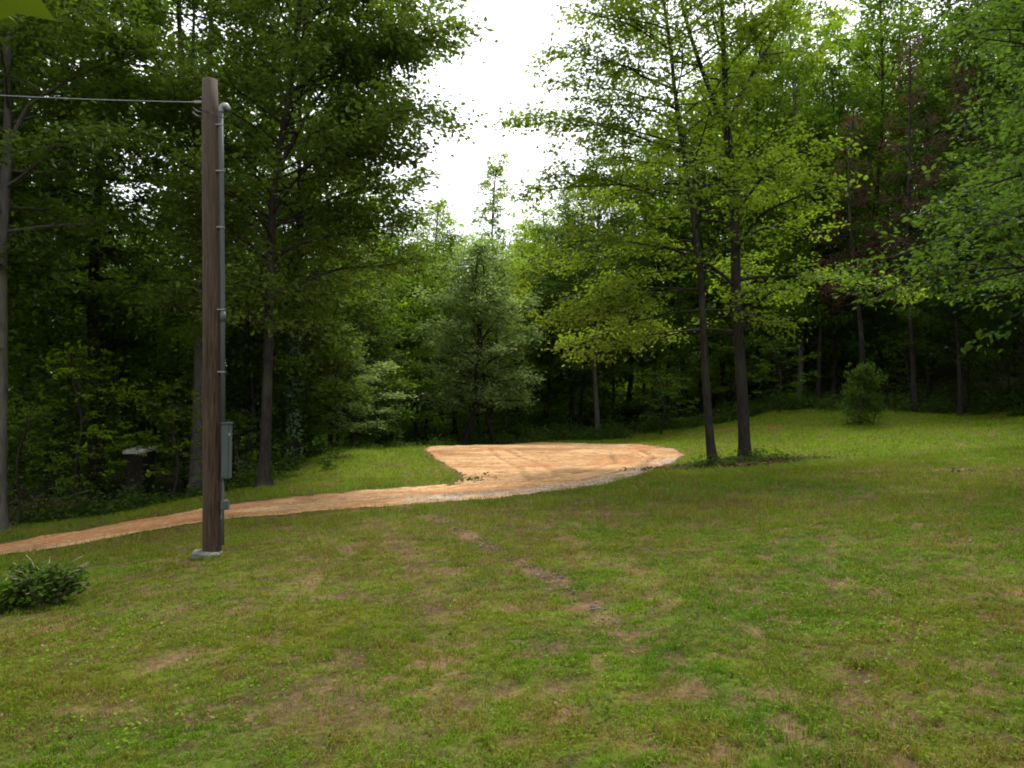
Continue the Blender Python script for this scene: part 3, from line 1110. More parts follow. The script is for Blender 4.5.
GL, GB, GR = 'trees of the left wood', 'trees behind the red clearing', 'trees on the right wooded slope'
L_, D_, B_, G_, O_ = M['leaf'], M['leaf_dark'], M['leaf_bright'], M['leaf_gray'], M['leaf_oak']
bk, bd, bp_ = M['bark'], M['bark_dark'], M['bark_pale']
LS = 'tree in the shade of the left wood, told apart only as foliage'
BS = 'tree in the dark wall of wood behind the clearing'
RS = 'tree in the shaded wood up the right slope'
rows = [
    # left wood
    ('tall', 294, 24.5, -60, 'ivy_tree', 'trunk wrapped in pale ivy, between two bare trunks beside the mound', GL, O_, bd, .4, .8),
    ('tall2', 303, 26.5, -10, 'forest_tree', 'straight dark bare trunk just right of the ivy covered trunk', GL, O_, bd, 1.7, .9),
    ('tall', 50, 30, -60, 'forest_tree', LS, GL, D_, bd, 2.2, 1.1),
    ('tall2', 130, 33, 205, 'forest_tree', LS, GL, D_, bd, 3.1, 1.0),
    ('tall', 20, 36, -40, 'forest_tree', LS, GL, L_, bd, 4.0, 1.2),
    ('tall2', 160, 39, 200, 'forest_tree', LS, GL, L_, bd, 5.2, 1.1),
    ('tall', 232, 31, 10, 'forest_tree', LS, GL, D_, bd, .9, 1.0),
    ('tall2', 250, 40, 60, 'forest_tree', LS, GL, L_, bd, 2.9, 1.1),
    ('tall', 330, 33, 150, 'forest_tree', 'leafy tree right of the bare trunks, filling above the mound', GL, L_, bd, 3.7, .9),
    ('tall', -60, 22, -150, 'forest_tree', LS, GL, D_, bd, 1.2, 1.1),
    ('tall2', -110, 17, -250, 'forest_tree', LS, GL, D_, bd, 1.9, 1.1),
    ('tall2', 352, 37, 175, 'forest_tree', 'pale green tree leaning in behind the mound at the wood corner', GL, B_, bk, .3, .9),
    ('under', 85, 19.5, 350, 'young_maple', 'small layered bright green maple in front of the thick black trunk', GL, B_, bd, .5, .9),  # brighter leaf colour stands in for light this shaded crown misses
    ('under', 170, 19.5, 385, 'young_maple', 'small layered maple with leaf tiers just left of the utility pole', GL, B_, bd, 2.5, .9),  # light on the shaded crown painted in by the brighter leaf colour
    ('under', 20, 17.5, 400, 'young_maple', 'low green sapling near the brush pile at the left edge', GL, L_, bd, 4.5, .8),
    ('under', 237, 21, 415, 'young_maple', 'low leafy sapling just right of the grey electrical panel', GL, L_, bd, 1.1, .6),
    ('round', 332, 27.6, 320, 'edge_shrub_tree', 'grey green rounded small tree hanging over the mound, leaves to the ground', GL, G_, bk, 2.2, 1.15),
    # behind the clearing
    ('tall', 372, 44, 200, 'forest_tree', BS, GB, L_, bk, 1.0, 1.1),
    ('tall2', 402, 40, 215, 'forest_tree', 'pale slim trunk left of the twin rounded trees behind the clearing', GB, L_, bp_, 2.0, .9),
    ('tall', 416, 41, 245, 'forest_tree', 'dim trunk close beside the pale slim trunk behind the clearing', GB, L_, bd, 3.0, .8),
    ('tall2', 440, 52, 205, 'forest_tree', 'light green treetop showing left of the slim spire, against the sky', GB, B_, bk, 4.0, 1.2),
    ('round', 462, 37, 240, 'round_tree', 'left one of twin rounded grey green trees at the far clearing edge', 'twin rounded trees', G_, bk, .8, 1.15),
    ('round', 496, 37.6, 250, 'round_tree', 'right one of twin rounded grey green trees at the far clearing edge', 'twin rounded trees', G_, bk, 3.9, 1.1),
    ('slim', 489, 42, 168, 'spire_tree', 'slim airy tree whose pointed top stands alone against the white sky', GB, B_, bk, 1.0, 1.0),
    ('tall', 545, 50, 212, 'forest_tree', 'yellow green treetop at the right end of the sky gap', GB, B_, bk, 5.0, 1.2),
    ('tall2', 522, 56, 225, 'forest_tree', BS, GB, B_, bk, .5, 1.2),
    ('tall', 572, 45, 195, 'forest_tree', BS, GB, D_, bd, 2.6, 1.1),
    ('tall2', 598, 40, 160, 'forest_tree', 'single pale slanting trunk in the dark hollow right of the clearing', GB, D_, bp_, 1.6, 1.0),
    ('tall', 628, 46, 130, 'forest_tree', BS, GB, L_, bd, 4.4, 1.1),
    ('tall2', 655, 42, 130, 'forest_tree', BS, GB, L_, bd, .2, 1.1),
    ('tall', 685, 44, 100, 'forest_tree', BS, GB, D_, bd, 2.2, 1.1),
    ('tall', 455, 47, 235, 'forest_tree', BS, GB, D_, bd, 2.8, 1.1),
    # right slope
    ('tall', 725, 43, 60, 'forest_tree', RS, GR, L_, bd, .7, 1.1),
    ('tall2', 762, 42, 20, 'forest_tree', RS, GR, L_, bd, 1.9, 1.1),
    ('tall', 800, 39.5, 0, 'forest_tree', 'pale leaning trunk at the bank, left of two upright saplings', GR, L_, bp_, 3.3, .9),
    ('tall2', 818, 38, 110, 'forest_tree', 'slim upright trunk at the bank left of the round bush', GR, L_, bk, 4.1, .8),
    ('tall', 834, 39, 70, 'forest_tree', 'slim dark trunk nearest the round bush on its left side', GR, D_, bd, 5.1, .8),
    ('tall2', 880, 40, -20, 'forest_tree', RS, GR, L_, bd, .4, 1.1),
    ('tall', 930, 35.5, 120, 'forest_tree', 'thin dark trunk just left of the thick trunk on the right bank', GR, D_, bd, 1.5, .8),
    ('tall2', 960, 31.2, 175, 'forest_tree', 'thick brown trunk rising straight from the mown bank at right', GR, D_, bk, 2.5, .8),
    ('tall', 988, 36, -60, 'forest_tree', 'thin trunk right of the thick brown trunk in the right wood', GR, D_, bk, 3.5, .9),
    ('tall2', 1018, 35, -80, 'forest_tree', 'slender trunk close to the right picture edge in the shaded wood', GR, D_, bd, 4.6, 1.0),
    ('tall', 1065, 27, -150, 'forest_tree', RS, GR, D_, bd, 5.6, 1.1),
    ('tall2', 1120, 21, -200, 'forest_tree', RS, GR, D_, bd, .1, 1.1),
    ('dead', 915, 32.5, 30, 'dead_conifer', 'dead conifer with rusty brown needles standing among green trees on the slope', 'dead brown conifers', M['needle_brown'], bk, .9, .85),
    ('dead', 862, 33.5, 110, 'dead_conifer', 'shorter dead conifer with brown needles, lower left of the tall one', 'dead brown conifers', M['needle_brown'], bk, 2.3, 1.0),
    ('dead', 965, 33, 60, 'dead_conifer', 'dead brown conifer half hidden near the right picture edge', 'dead brown conifers', M['needle_brown'], bk, 4.3, 1.0),
    ('tall', 905, 52, -30, 'forest_tree', RS, GR, L_, bd, 1.1, 1.2),
    ('tall', 848, 50, 10, 'forest_tree', RS, GR, B_, bd, 2.1, 1.2),
    ('tall2', 790, 52, 10, 'forest_tree', RS, GR, B_, bd, 3.9, 1.2),
    ('tall2', 1000, 52, -90, 'forest_tree', RS, GR, L_, bd, 4.9, 1.2),
    ('tall', 740, 56, 30, 'forest_tree', RS, GR, L_, bd, 5.5, 1.2),
    ('under', 780, 35.5, 340, 'young_maple', 'low leafy sapling on the earth bank between the lawn pair and round bush', GR, L_, bd, .4, 1.0),
    ('under', 660, 37, 370, 'young_maple', 'low leafy sapling at the wood edge left of the lawn pair', GR, L_, bd, 1.4, 1.0),
    ('under', 905, 33.5, 330, 'young_maple', 'shaded sapling behind and right of the round bush', GR, D_, bd, 2.4, .9),
    ('under', 1010, 31.5, 330, 'young_maple', 'sapling spreading over the bank at the right edge of the picture', GR, D_, bd, 3.4, .9),
]
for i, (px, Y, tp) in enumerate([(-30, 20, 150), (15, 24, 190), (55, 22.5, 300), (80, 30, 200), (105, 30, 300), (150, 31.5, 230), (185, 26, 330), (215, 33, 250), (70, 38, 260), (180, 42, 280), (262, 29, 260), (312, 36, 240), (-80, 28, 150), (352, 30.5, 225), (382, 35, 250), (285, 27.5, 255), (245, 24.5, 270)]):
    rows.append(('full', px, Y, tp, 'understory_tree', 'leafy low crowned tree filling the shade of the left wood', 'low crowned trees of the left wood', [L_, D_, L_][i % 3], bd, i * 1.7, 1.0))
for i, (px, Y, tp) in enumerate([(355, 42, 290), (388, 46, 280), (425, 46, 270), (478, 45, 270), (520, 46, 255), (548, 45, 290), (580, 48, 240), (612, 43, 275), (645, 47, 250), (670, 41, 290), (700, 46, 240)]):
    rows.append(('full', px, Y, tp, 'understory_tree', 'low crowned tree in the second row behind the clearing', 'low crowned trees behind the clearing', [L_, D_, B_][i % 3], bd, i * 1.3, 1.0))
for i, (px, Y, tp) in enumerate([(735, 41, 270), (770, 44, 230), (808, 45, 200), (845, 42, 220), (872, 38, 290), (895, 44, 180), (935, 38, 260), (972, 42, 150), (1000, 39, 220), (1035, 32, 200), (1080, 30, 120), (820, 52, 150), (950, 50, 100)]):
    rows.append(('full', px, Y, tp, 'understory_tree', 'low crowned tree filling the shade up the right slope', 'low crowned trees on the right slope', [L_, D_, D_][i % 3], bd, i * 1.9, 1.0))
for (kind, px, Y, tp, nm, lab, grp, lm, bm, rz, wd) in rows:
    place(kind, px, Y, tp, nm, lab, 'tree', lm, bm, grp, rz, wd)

place('bush', 861, 29, 374, 'round_bush', 'rounded green bush standing alone on the mown bank at right', 'bush', M['leaf_dark'], bk, None, 1.0, .66)


# ivy on the ivy tree: a part of it
def ivy():
    rng = np.random.default_rng(77)
    root = bpy.data.objects['ivy_tree']
    n = 1500
    z = rng.random(n) ** .8 * 6.5
    a = rng.random(n) * 6.28
    rr = .20 + .10 * rng.random(n) + .06 * np.sin(z * 3)
    pos = np.stack([rr * np.cos(a), rr * np.sin(a), z / root.scale[2]], 1)
    up = np.stack([np.cos(a) * 3, np.sin(a) * 3, 0 * a], 1)
    me = leaves_mesh('ivy', pos, .09 + .05 * rng.random(n), rng, .4, 'leaf6', up=up)
    obj('ivy', me, M['ivy'], root)


ivy()


# ------------------------------------------------------------------ far woods: one mass
def build_woods():
    rng = np.random.default_rng(31)
    pts = []
    # behind the clearing, up the right slope and round the left
    for _ in range(4000):
        if len(pts) > 210: break
        a = rng.uniform(-.95, 1.25)
        d = rng.uniform(44, 92)
        x, y = d * math.sin(a), d * math.cos(a)
        if y < 8: continue
        px = 512 + F * x / y
        if -100 < px < 1150 and d < 54 and y < 58: continue
        if all((x - q[0]) ** 2 + (y - q[1]) ** 2 > 14 for q in pts):
            pts.append((x, y))
    T = Tubes()
    LP, SZ, TN = [], [], []
    for x, y in pts:
        z = h1(x, y)
        px = 512 + F * x / y
        H = rng.uniform(13, 18) + (4 if px > 740 else 0)
        # the sky gap stays open over the clearing
        cap = np.interp(px, [0, 80, 110, 200, 240, 300, 380, 420, 560, 640, 720, 800], [-60, 0, 190, 190, 20, 20, 150, 212, 205, 80, -20, -300])
        topz = at(512, cap, y)[2]
        H = min(H, max(6, topz - z - rng.uniform(0, 2.0)))
        T.add([(x, y, z - .2), (x + rng.normal(0, .3), y, z + H * .5), (x + rng.normal(0, .5), y, z + H * .95)], [.2, .14, .03], 5)
        n = 3600
        q = rng.random(n)
        u = rng.normal(size=(n, 3))
        u /= np.linalg.norm(u, axis=1)[:, None]
        # clumpy crown: leaves gather round sub-clumps
        nc = 44
        cs = rng.normal(size=(nc, 3))
        cs /= np.linalg.norm(cs, axis=1)[:, None]
        cs = cs * rng.uniform(.45, 1, (nc, 1)) * np.array([3.0, 3.0, H * .46]) + np.array([0, 0, H * .52])
        ci = rng.integers(0, nc, n)
        p = cs[ci] + u * (rng.random((n, 1)) ** .4) * np.array([1.05, 1.05, .7])
        LP.append(p + np.array([x, y, z]))
        SZ.append(.20 + .12 * rng.random(n))
        TN.append(np.clip(.5 * rng.random(nc)[ci] + .5 * rng.random(n), 0, 1))
    for _ in range(420):
        a = rng.uniform(-.75, .75)
        d = rng.uniform(42, 60)
        x, y = d * math.sin(a), d * math.cos(a) + (2 if a > 0 else 0)
        n = 260
        hh = rng.uniform(1.2, 3.2)
        p = rng.normal(size=(n, 3)) * np.array([.7, .7, .33 * hh])
        p[:, 2] = np.abs(p[:, 2])
        LP.append(p + np.array([x, y, h1(x, y)]))
        SZ.append(.12 + .12 * rng.random(n))
        TN.append(rng.random(n) * .6)
    rngp = np.random.default_rng(3)
    me = leaves_mesh('woods', np.concatenate(LP), np.concatenate(SZ), rngp, .6, 'leaf4', tint=np.concatenate(TN))
    tm = T.mesh('woods_trunks')
    # join trunks into the same mesh
    bm = bmesh.new()
    bm.from_mesh(me)
    nf = len(bm.faces)
    bm.from_mesh(tm)
    bm.faces.ensure_lookup_table()
    for f in bm.faces[nf:]: f.material_index = 1
    bm.to_mesh(me)
    bm.free()
    o = obj('woods', me, M['leaf'])
    me.materials.append(M['bark_dark'])
    tag(o, 'distant mass of woodland closing the view behind the clearing and up the slope', 'woods', kind='stuff')


build_woods()


# undergrowth along wood edges: one mass
def build_undergrowth():
    rng = np.random.default_rng(41)
    E = WOODEDGE[2:-2]
    LP, SZ, FW = [], [], []
    d = np.concatenate([[0], np.cumsum(np.linalg.norm(np.diff(E, axis=0), axis=1))])
    for _ in range(620):
        s = rng.random() * d[-1]
        x = np.interp(s, d, E[:, 0])
        y = np.interp(s, d, E[:, 1])
        y += rng.exponential(1.6) + (.3 if x < 0 else -.4)
        x += rng.normal(0, .6)
        z = h1(x, y)
        h = rng.uniform(.10, .5) if -9 < x < 0 else rng.uniform(.12, .7) * (1.0 if rng.random() < .8 else 1.5)
        w = rng.uniform(.25, .6)
        n = int(60 + 160 * h)
        u = rng.normal(size=(n, 3)) * .5
        p = np.array([x, y, z]) + np.stack([u[:, 0] * w, u[:, 1] * w, np.abs(u[:, 2]) * h + .03], 1)
        LP.append(p)
        SZ.append(.06 + .07 * rng.random(n))
    for px_, py_, n, hh in ((TA[0] - .25, 20.7, 200, .16), (TB[0] + .35, 21.2, 240, .14), (TA[0] + .3, 20.6, 120, .10), (TB[0] + .9, 21.0, 220, .09), (TA[0] - .7, 20.9, 120, .06), (TB[0] - .2, 20.7, 200, .07), (*ground_at(472, 481), 90, .08)):
        x = px_ + rng.normal(0, .24, n)
        y = py_ + rng.normal(0, .15, n)
        LP.append(np.stack([x, y, height(x, y) + np.abs(rng.normal(0, hh, n))], 1))
        SZ.append(.05 + .06 * rng.random(n))
    me = leaves_mesh('undergrowth', np.concatenate(LP), np.concatenate(SZ), rng, .7, 'leaf6')
    tag(obj('undergrowth', me, M['leaf_dark']), 'tangled low weeds and leaves along the foot of the woods', 'undergrowth', kind='stuff')


build_undergrowth()


# ------------------------------------------------------------------ small shrubs at lower left
def low_bush(name, px, py, W, H, label, leafm, seed, n=2600, size=.05):
    rng = np.random.default_rng(seed)
    g = ground_at(px, py)
    b = np.array([g[0], g[1], h1(g[0], g[1])])
    root = empty(name, b, label, 'bush', 'low bushes at the lower left')
    T = Tubes()
    tips = []
    for i in range(60):
        a = rng.random() * 6.28
        L = rng.uniform(.4, 1.0)
        x, y = math.cos(a) * W * L * .5, math.sin(a) * W * .32 * L
        hh = H * (1 - .5 * L ** 2) * rng.uniform(.6, 1.1)
        P0 = np.array([x * .25, y * .25, 0])
        P2 = np.array([x, y, hh])
        P1 = (P0 + P2) / 2 + np.array([0, 0, hh * .3])
        pts = smooth_path([P0, P1, P2], 4)
        T.add(pts * (1 + (.25 if i % 3 == 0 else 0)), np.linspace(.006, .003, len(pts)), 4)
        tips.append(pts)
    obj('stems', T.mesh('stems'), M['litter_stem'], root)
    pos, ti = [], []
    for _ in range(n):
        p = tips[rng.integers(len(tips))]
        q = p[rng.integers(2, len(p))] + rng.normal(0, .035, 3)
        q[2] = max(q[2], .01)
        pos.append(q)
    me = leaves_mesh('foliage', np.array(pos), size * (.6 + .8 * rng.random(n)), rng, .8, 'leaf6')
    obj('foliage', me, leafm, root)
    return root


M['litter_stem'] = plain('dry_stem', (.26, .21, .13), .9)
low_bush('low_bush', 46, 606, 1.0, .42, 'dark tangled low bush with pale dry stems beside the lawn edge', M['leaf_dark'], 3, 2000, .055)
low_bush('low_bush', 2, 612, .55, .30, 'brighter green broad leaved low plant cut by the left picture edge', M['leaf'], 4, 900, .08)


# ------------------------------------------------------------------ bmesh helpers for hard objects
def bx(bm, c, s, rot=None, bev=0.0):
    r = bmesh.ops.create_cube(bm, size=1)
    vs = r['verts']
    bmesh.ops.scale(bm, vec=s, verts=vs)
    if bev:
        es = list({e for v in vs for e in v.link_edges})
        rr = bmesh.ops.bevel(bm, geom=es, offset=bev, segments=2, affect='EDGES')
        vs = list({v for f in rr['faces'] for v in f.verts} | {v for v in vs if v.is_valid})
    if rot: bmesh.ops.rotate(bm, matrix=rot, verts=vs, cent=(0, 0, 0))
    bmesh.ops.translate(bm, vec=c, verts=vs)
    return vs


def bobj(name, bm, mat, parent=None, loc=(0, 0, 0), smooth=False):
    me = bpy.data.meshes.new(name)
    bmesh.ops.recalc_face_normals(bm, faces=bm.faces[:])
    bm.to_mesh(me)
    bm.free()
    for p in me.polygons: p.use_smooth = smooth
    return obj(name, me, mat, parent, loc)


def capped_tube(pts, rad, sides=12):
    T = Tubes()
    T.add(pts, rad, sides)
    v = np.concatenate(T.v)
    f = np.concatenate(T.f)
    bm = bmesh.new()
    bv = [bm.verts.new(p) for p in v]
    for q in f: bm.faces.new([bv[i] for i in q])
    bm.faces.new(bv[:sides])
    bm.faces.new(bv[-sides:])
    return bm


M['metal'] = plain('galvanised_grey', (.06, .07, .07), .7, .1, .06, 6)
M['panelgrey'] = plain('panel_paint_grey', (.034, .047, .044), .75, .0, .05, 5)
M['pvc'] = plain('conduit_grey', (.045, .056, .055), .7, .0, .05, 8)
M['alu'] = plain('cast_aluminium', (.20, .205, .21), .5, .2, .08, 10)
M['black'] = plain('black_rubber', (.02, .02, .02), .6)
M['cable'] = plain('bare_cable', (.22, .22, .24), .45, .3, .05)
M['concrete'] = plain('old_concrete', (.12, .12, .105), .95, 0, .3, 14, .8)


def polemat():
    m, nt, out = newmat('pole_wood')
    L = nt.links
    tc = N(nt, 'ShaderNodeTexCoord')
    mp = N(nt, 'ShaderNodeMapping')
    mp.inputs['Scale'].default_value = (26, 26, 1.5)
    L.new(tc.outputs['Object'], mp.inputs[0])
    nz = N(nt, 'ShaderNodeTexNoise')
    nz.inputs['Scale'].default_value = 1.6
    nz.inputs['Detail'].default_value = 8
    nz.inputs['Roughness'].default_value = .7
    L.new(mp.outputs[0], nz.inputs['Vector'])
    rp = ramp(nt, nz.outputs['Fac'], [(.3, (.006, .0045, .0035)), (.46, (.030, .019, .011)), (.62, (.060, .040, .025)), (.75, (.11, .08, .052))])
    n2 = N(nt, 'ShaderNodeTexNoise')
    n2.inputs['Scale'].default_value = 1.1
    n2.inputs['Detail'].default_value = 4
    L.new(tc.outputs['Object'], n2.inputs['Vector'])
    sx = N(nt, 'ShaderNodeSeparateXYZ')
    L.new(tc.outputs['Object'], sx.inputs[0])
    # weathered grey toward the top, dark treated wood low down
    mr = N(nt, 'ShaderNodeMapRange')
    mr.inputs['From Min'].default_value = 2.5
    mr.inputs['From Max'].default_value = 6.2
    L.new(sx.outputs['Z'], mr.inputs['Value'])
    mu = N(nt, 'ShaderNodeMath', operation='MULTIPLY')
    L.new(mr.outputs[0], mu.inputs[0])
    L.new(n2.outputs['Fac'], mu.inputs[1])
    mx = N(nt, 'ShaderNodeMix', data_type='RGBA')
    L.new(mu.outputs[0], mx.inputs['Factor'])
    L.new(rp.outputs[0], mx.inputs['A'])
    mx.inputs['B'].default_value = (.085, .072, .060, 1)
    p = N(nt, 'ShaderNodeBsdfPrincipled')
    p.inputs['Roughness'].default_value = .9
    p.inputs['Specular IOR Level'].default_value = .2
    L.new(mx.outputs['Result'], p.inputs['Base Color'])
    bp = N(nt, 'ShaderNodeBump')
    bp.inputs['Strength'].default_value = .7
    bp.inputs['Distance'].default_value = .012
    L.new(nz.outputs['Fac'], bp.inputs['Height'])
    L.new(bp.outputs[0], p.inputs['Normal'])
    L.new(p.outputs[0], out.inputs[0])
    return m


M['pole'] = polemat()


def build_pole():
    Y = 9.8
    b = at(212, 552, Y)
    b[2] = h1(b[0], b[1])
    root = empty('utility_pole', b, 'brown wooden utility pole with grey conduit and panel, standing by the drive', 'utility pole')
    top = at(210, 80, Y) - b
    mid = top / 2 + np.array([.01, 0, 0])
    pts = smooth_path([(0, 0, -.3), (0, 0, 0), mid, top], 6)
    rad = np.interp(np.linspace(0, 1, len(pts)), [0, .94, 1], [.120, .104, .090])
    bm = capped_tube(pts, rad, 20)
    bobj('pole_shaft', bm, M['pole'], root, smooth=True)
    # the conduit runs up the right side
    def on(py, off):     # point on the pole axis at image height py, shifted right by off metres
        z = at(212, py, Y)[2] - b[2]
        c = np.array([np.interp(z, pts[:, 2], pts[:, 0]), np.interp(z, pts[:, 2], pts[:, 1]), z])
        return c + np.array([off, -.03, 0])
    cpts = [on(426, .150), on(300, .150), on(180, .148), on(112, .148)]
    bobj('conduit', capped_tube(cpts, [.028] * 4, 12), M['pvc'], root, smooth=True)
    bobj('conduit_coupling', capped_tube([on(322, .150), on(312, .150)], [.036, .036], 12), M['pvc'], root, smooth=True)
    for py in (126, 172, 228, 310, 372):
        bm = bmesh.new()
        c = on(py, .118)
        bx(bm, c + np.array([.012, 0, 0]), (.098, .066, .014), None, .004)
        bobj('strap', bm, M['alu'], root)
    # weatherhead: curved hood opening to the right and down
    w0 = on(113, .148)
    wp = [w0, w0 + np.array([0, 0, .045]), w0 + np.array([.02, 0, .075]), w0 + np.array([.065, 0, .075]), w0 + np.array([.115, 0, .03])]
    wh = bobj('weatherhead', capped_tube(smooth_path(wp, 4), np.interp(np.linspace(0, 1, 17), [0, .35, .75, 1], [.032, .038, .040, .016]), 12), M['alu'], root, smooth=True)
    wc = [w0 + np.array([.085, 0, .02]), w0 + np.array([.075, 0, -.05]), w0 + np.array([.03, -.06, -.09]), w0 + np.array([-.10, -.10, -.04]), w0 + np.array([-.26, -.03, .04])]
    bobj('drip_wire', capped_tube(smooth_path(wc, 5), [.006] * 21, 6), M['black'], wh, smooth=True)
    # electrical panel
    c = (on(424, .205) + on(478, .205)) / 2
    hgt = on(424, 0)[2] - on(478, 0)[2]
    bm = bmesh.new()
    bx(bm, c + np.array([-.01, 0, 0]), (.095, .12, hgt), None, .006)
    pn = bobj('electrical_panel', bm, M['panelgrey'], root)
    bm = bmesh.new()
    bx(bm, c + np.array([-.008, -.064, 0]), (.082, .010, hgt * .94), None, .003)
    bobj('panel_cover', bm, M['panelgrey'], pn)
    bm = bmesh.new()
    bx(bm, c + np.array([.040, -.05, hgt * .31]), (.014, .03, .03), None, .003)
    bobj('latch', bm, M['alu'], pn)
    bm = bmesh.new()
    bx(bm, c + np.array([-.01, 0, hgt / 2 + .012]), (.112, .15, .02), None, .004)
    bobj('panel_lid', bm, M['panelgrey'], pn)
    bobj('lower_conduit', capped_tube([on(478, .150), on(500, .15), on(545, .148)], [.014] * 3, 10), M['pvc'], root, smooth=True)
    c = (on(500, .175) + on(509, .175)) / 2
    bm = bmesh.new()
    bx(bm, c, (.085, .09, .115), None, .006)
    ob = bobj('outlet_box', bm, M['metal'], root)
    bm = bmesh.new()
    bx(bm, c + np.array([.006, -.05, 0]), (.07, .014, .095), None, .004)
    bobj('box_cover', bm, M['panelgrey'], ob)
    bm = bmesh.new()
    bx(bm, on(517, .135), (.035, .04, .05), None, .004)
    bobj('ground_clamp', bm, M['metal'], root)
    # cable bracket and hooks at the top left
    p0 = on(103, -.11)
    bm = bmesh.new()
    bx(bm, p0 + np.array([-.03, 0, 0]), (.10, .035, .03), None, .004)
    bobj('cable_bracket', bm, M['alu'], root)
    for dz in (-.14, -.20):
        q = on(103, -.10) + np.array([0, 0, dz])
        pp = [q + np.array([.02, 0, 0]), q + np.array([-.05, -.02, .02]), q + np.array([-.10, -.03, .06])]
        bobj('hook', capped_tube(smooth_path(pp, 4), [.010] * 9, 6), M['black'], root, smooth=True)
    # dark water stains are part of the wood. concrete footing block
    bm = bmesh.new()
    vs = bx(bm, (0, 0, 0), (.33, .34, .06), Matrix.Rotation(R(4), 3, 'Y') @ Matrix.Rotation(R(12), 3, 'Z'), .012)
    rg = random.Random(3)
    bmesh.ops.subdivide_edges(bm, edges=bm.edges[:], cuts=3, use_grid_fill=True)
    for v in bm.verts: v.co += Vector([rg.uniform(-.006, .006) for _ in range(3)])
    cb = bobj('concrete_block', bm, M['concrete'], None, (b[0] - .02, b[1] - .12, b[2] + .02))
    tag(cb, 'weathered grey concrete slab lying at the foot of the utility pole', 'concrete block')
    # overhead cable to the left
    a = p0 + b + np.array([-.08, 0, .0])
    e = at(-260, 74, 12.0)
    k = 40
    t = np.linspace(0, 1, k)
    cp = a[None] * (1 - t)[:, None] + e[None] * t[:, None]
    cp[:, 2] -= .22 * 4 * t * (1 - t) * .35
    c = bobj('overhead_cable', capped_tube(cp, [.0042] * k, 6), M['cable'], None, smooth=True)
    tag(c, 'thin pale service cable running from the pole top out to the left', 'cable')


build_pole()


# ------------------------------------------------------------------ brush pile in the gully
def brush_pile():
    rng = np.random.default_rng(8)
    b = base_at(48, 19.5)
    root = empty('brush_pile', b, 'dark pile of dead branches heaped in the shade at far left', 'brush pile')
    T = Tubes()
    for i in range(110):
        a = rng.random() * 6.28
        c = rng.normal(0, 1, 3) * np.array([.45, .3, .16]) + np.array([0, 0, .25])
        c[2] = abs(c[2])
        L = rng.uniform(.3, 1.0)
        d = np.array([math.cos(a), math.sin(a) * .6, rng.normal(0, .3)]) * L / 2
        T.add([c - d, c + rng.normal(0, .05, 3), c + d], [rng.uniform(.012, .035), .02, .006], 5)
    M['stick'] = barkmat('dead_wood', (.05, .03, .022), (.15, .09, .07), 9)
    obj('branches', T.mesh('branches'), M['stick'], root)
    n = 900
    pos = rng.normal(0, 1, (n, 3)) * np.array([.5, .35, .15]) + np.array([0, 0, .15])
    pos[:, 2] = np.abs(pos[:, 2])
    me = leaves_mesh('dead_leaves', pos, .07 + .05 * rng.random(n), rng, .9, 'leaf6')
    obj('dead_leaves', me, M['litter'], root)


brush_pile()


# low shed glimpsed through the left wood: a guess at a pale glint, roof painted pale over dark walls
def shed():
    b = base_at(141, 23.8)
    top = at(141, 450, 23.8)[2] - b[2]
    root = empty('low_shed', b, 'low dark shed with pale roof edge glimpsed through the left wood', 'shed', None, .15)
    M['white'] = plain('pale_roof_paint', (.62, .62, .60), .6)
    M['darkwood'] = barkmat('dark_shed_boards', (.010, .009, .007), (.035, .030, .024), 9)
    bm = bmesh.new()
    bx(bm, (0, 0, top / 2 - .1), (.50, 1.2, top + .1))
    bobj('wall', bm, M['darkwood'], root)
    bm = bmesh.new()
    bx(bm, (0, 0, top + .01), (.58, 1.4, .10), Matrix.Rotation(R(3), 3, 'X'), .01)
    bobj('roof', bm, M['white'], root)
    bm = bmesh.new()
    bx(bm, (.02, -.612, top * .45), (.40, .03, top * .8), None, .005)
    bobj('door', bm, M['darkwood'], root)


# ------------------------------------------------------------------ leaf twig at the upper left, close to the lens
M['twig_leaf'] = leafmat('twig_leaf', (.04, .07, .004), (.06, .09, .004), (.08, .11, .005), (.10, .15, .004), .35, .01)


def twig():
    rng = np.random.default_rng(2)
    tip = at(-14, -16, 1.5)
    root = empty('hanging_twig', tip + np.array([-.25, .05, .22]), 'bright green leaf of a hanging twig in the top left corner', 'twig')
    o = np.array(root.location)
    T = Tubes()
    P0 = np.array([-.25, .1, .22])
    path = smooth_path([P0, np.array([0, 0, .02]), np.array([.16, -.02, -.14]), tip - o], 6)
    T.add(path, np.linspace(.005, .0015, len(path)), 6)
    obj('stem', T.mesh('stem'), M['litter_stem'], root)
    def leaf(p, d, n, L):
        d = d / np.linalg.norm(d)
        r = np.cross(n, d); r /= np.linalg.norm(r)
        n2 = np.cross(d, r)
        V = p + L * (MAPLE_V[:, 0:1] * d + MAPLE_V[:, 1:2] * r * .9 + MAPLE_V[:, 2:3] * n2)
        return V
    tris = np.array([[0, 2, 1], [0, 3, 2], [0, 4, 3], [0, 5, 4], [0, 6, 5], [0, 7, 6], [0, 8, 7], [0, 9, 8]])
    specs = [(path[-1], at(58, 20, 1.5) - tip, np.array([.1, -1, .35]), .15), (path[-6], np.array([.3, .1, .9]), np.array([0, -1, .2]), .10),
             (path[-9], np.array([-.7, .2, .5]), np.array([0, -1, .4]), .10), (path[4], np.array([.2, .5, .8]), np.array([0, -1, .4]), .11)]
    for p, d, n, L in specs:
        V = leaf(p, d, n, L)
        me = np_mesh('leaf', V, [tris], {'tint': np.full(len(V), .8)})
        me.polygons.foreach_set('use_smooth', [True] * len(me.polygons))
        obj('leaf', me, M['twig_leaf'], root)


twig()
shed()

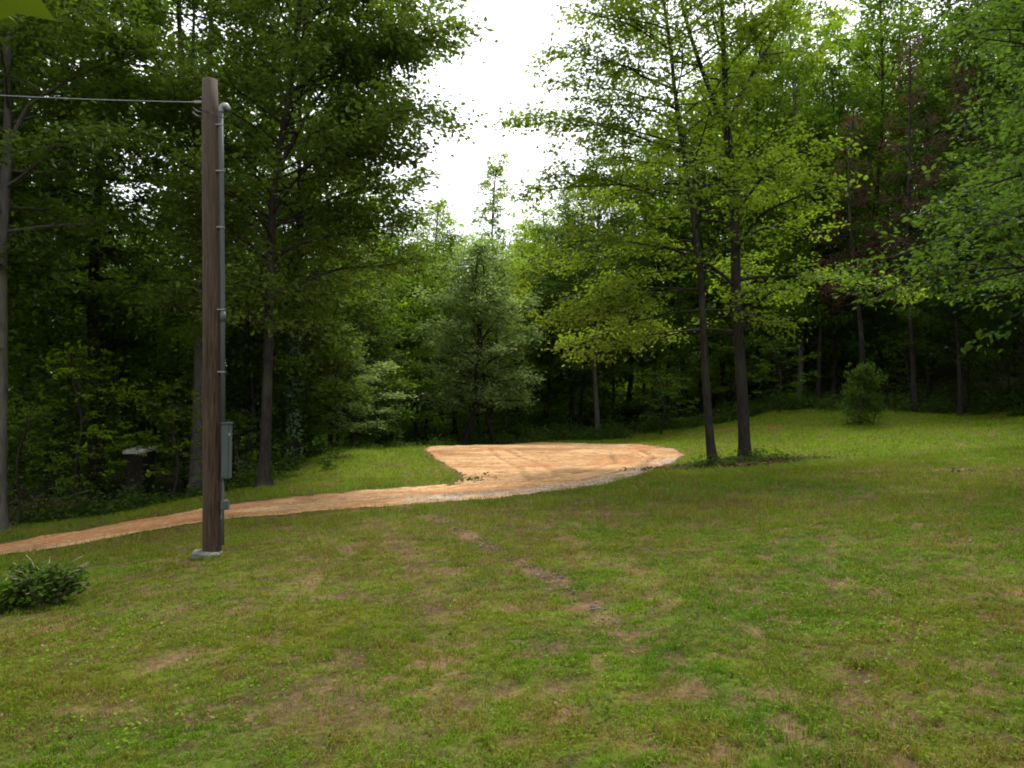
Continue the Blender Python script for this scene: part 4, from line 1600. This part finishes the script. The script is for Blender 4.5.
# ------------------------------------------------------------------ light
SUN_EL, SUN_AZ = R(60), R(14)      # azimuth measured from +Y toward +X: ahead and a little left
sd_ = Vector((math.sin(SUN_AZ) * math.cos(SUN_EL), math.cos(SUN_AZ) * math.cos(SUN_EL), math.sin(SUN_EL)))
sl = bpy.data.lights.new('sun', 'SUN')
sl.energy = 2.9
sl.angle = R(16)
sl.color = (1.0, .96, .88)
so = bpy.data.objects.new('sun', sl)
COL.objects.link(so)
so.rotation_euler = sd_.to_track_quat('Z', 'Y').to_euler()
so.location = sd_ * 60

w = bpy.data.worlds.new('World')
SC.world = w
w.use_nodes = True
nt = w.node_tree
nt.nodes.clear()
out = nt.nodes.new('ShaderNodeOutputWorld')
bg = nt.nodes.new('ShaderNodeBackground')
bg.inputs['Strength'].default_value = .12
sky = nt.nodes.new('ShaderNodeTexSky')
sky.sky_type = 'NISHITA'
sky.sun_disc = False
sky.sun_elevation = SUN_EL
sky.sun_rotation = SUN_AZ
sky.dust_density = 4
# overcast: the blue is veiled by an even bright cloud deck
hs = nt.nodes.new('ShaderNodeHueSaturation')
hs.inputs['Saturation'].default_value = .12
nt.links.new(sky.outputs[0], hs.inputs['Color'])
tc = nt.nodes.new('ShaderNodeTexCoord')
nz = nt.nodes.new('ShaderNodeTexNoise')
nz.inputs['Scale'].default_value = 2.0
nz.inputs['Detail'].default_value = 5
nt.links.new(tc.outputs['Generated'], nz.inputs['Vector'])
rp = ramp(nt, nz.outputs['Fac'], [(.3, (7.5, 7.8, 8.2)), (.7, (10.5, 10.6, 10.8))])
mx = nt.nodes.new('ShaderNodeMix')
mx.data_type = 'RGBA'
mx.inputs['Factor'].default_value = .75
nt.links.new(hs.outputs[0], mx.inputs['A'])
nt.links.new(rp.outputs[0], mx.inputs['B'])
nt.links.new(mx.outputs['Result'], bg.inputs['Color'])
nt.links.new(bg.outputs[0], out.inputs[0])

SC.view_settings.view_transform = 'Standard'
SC.view_settings.look = 'None'
SC.view_settings.exposure = 1.0
SC.view_settings.gamma = 1
SC.render.engine = 'CYCLES'
cy = SC.cycles
cy.max_bounces = 5
cy.diffuse_bounces = 3
cy.glossy_bounces = 2
cy.transmission_bounces = 3
cy.transparent_max_bounces = 4
cy.caustics_reflective = False
cy.caustics_refractive = False
cy.use_denoising = True
cy.pixel_filter_type = 'BLACKMAN_HARRIS'
cy.filter_width = 1.9
print('LEAF TOTAL', sum(len(m.vertices) for m in bpy.data.meshes))
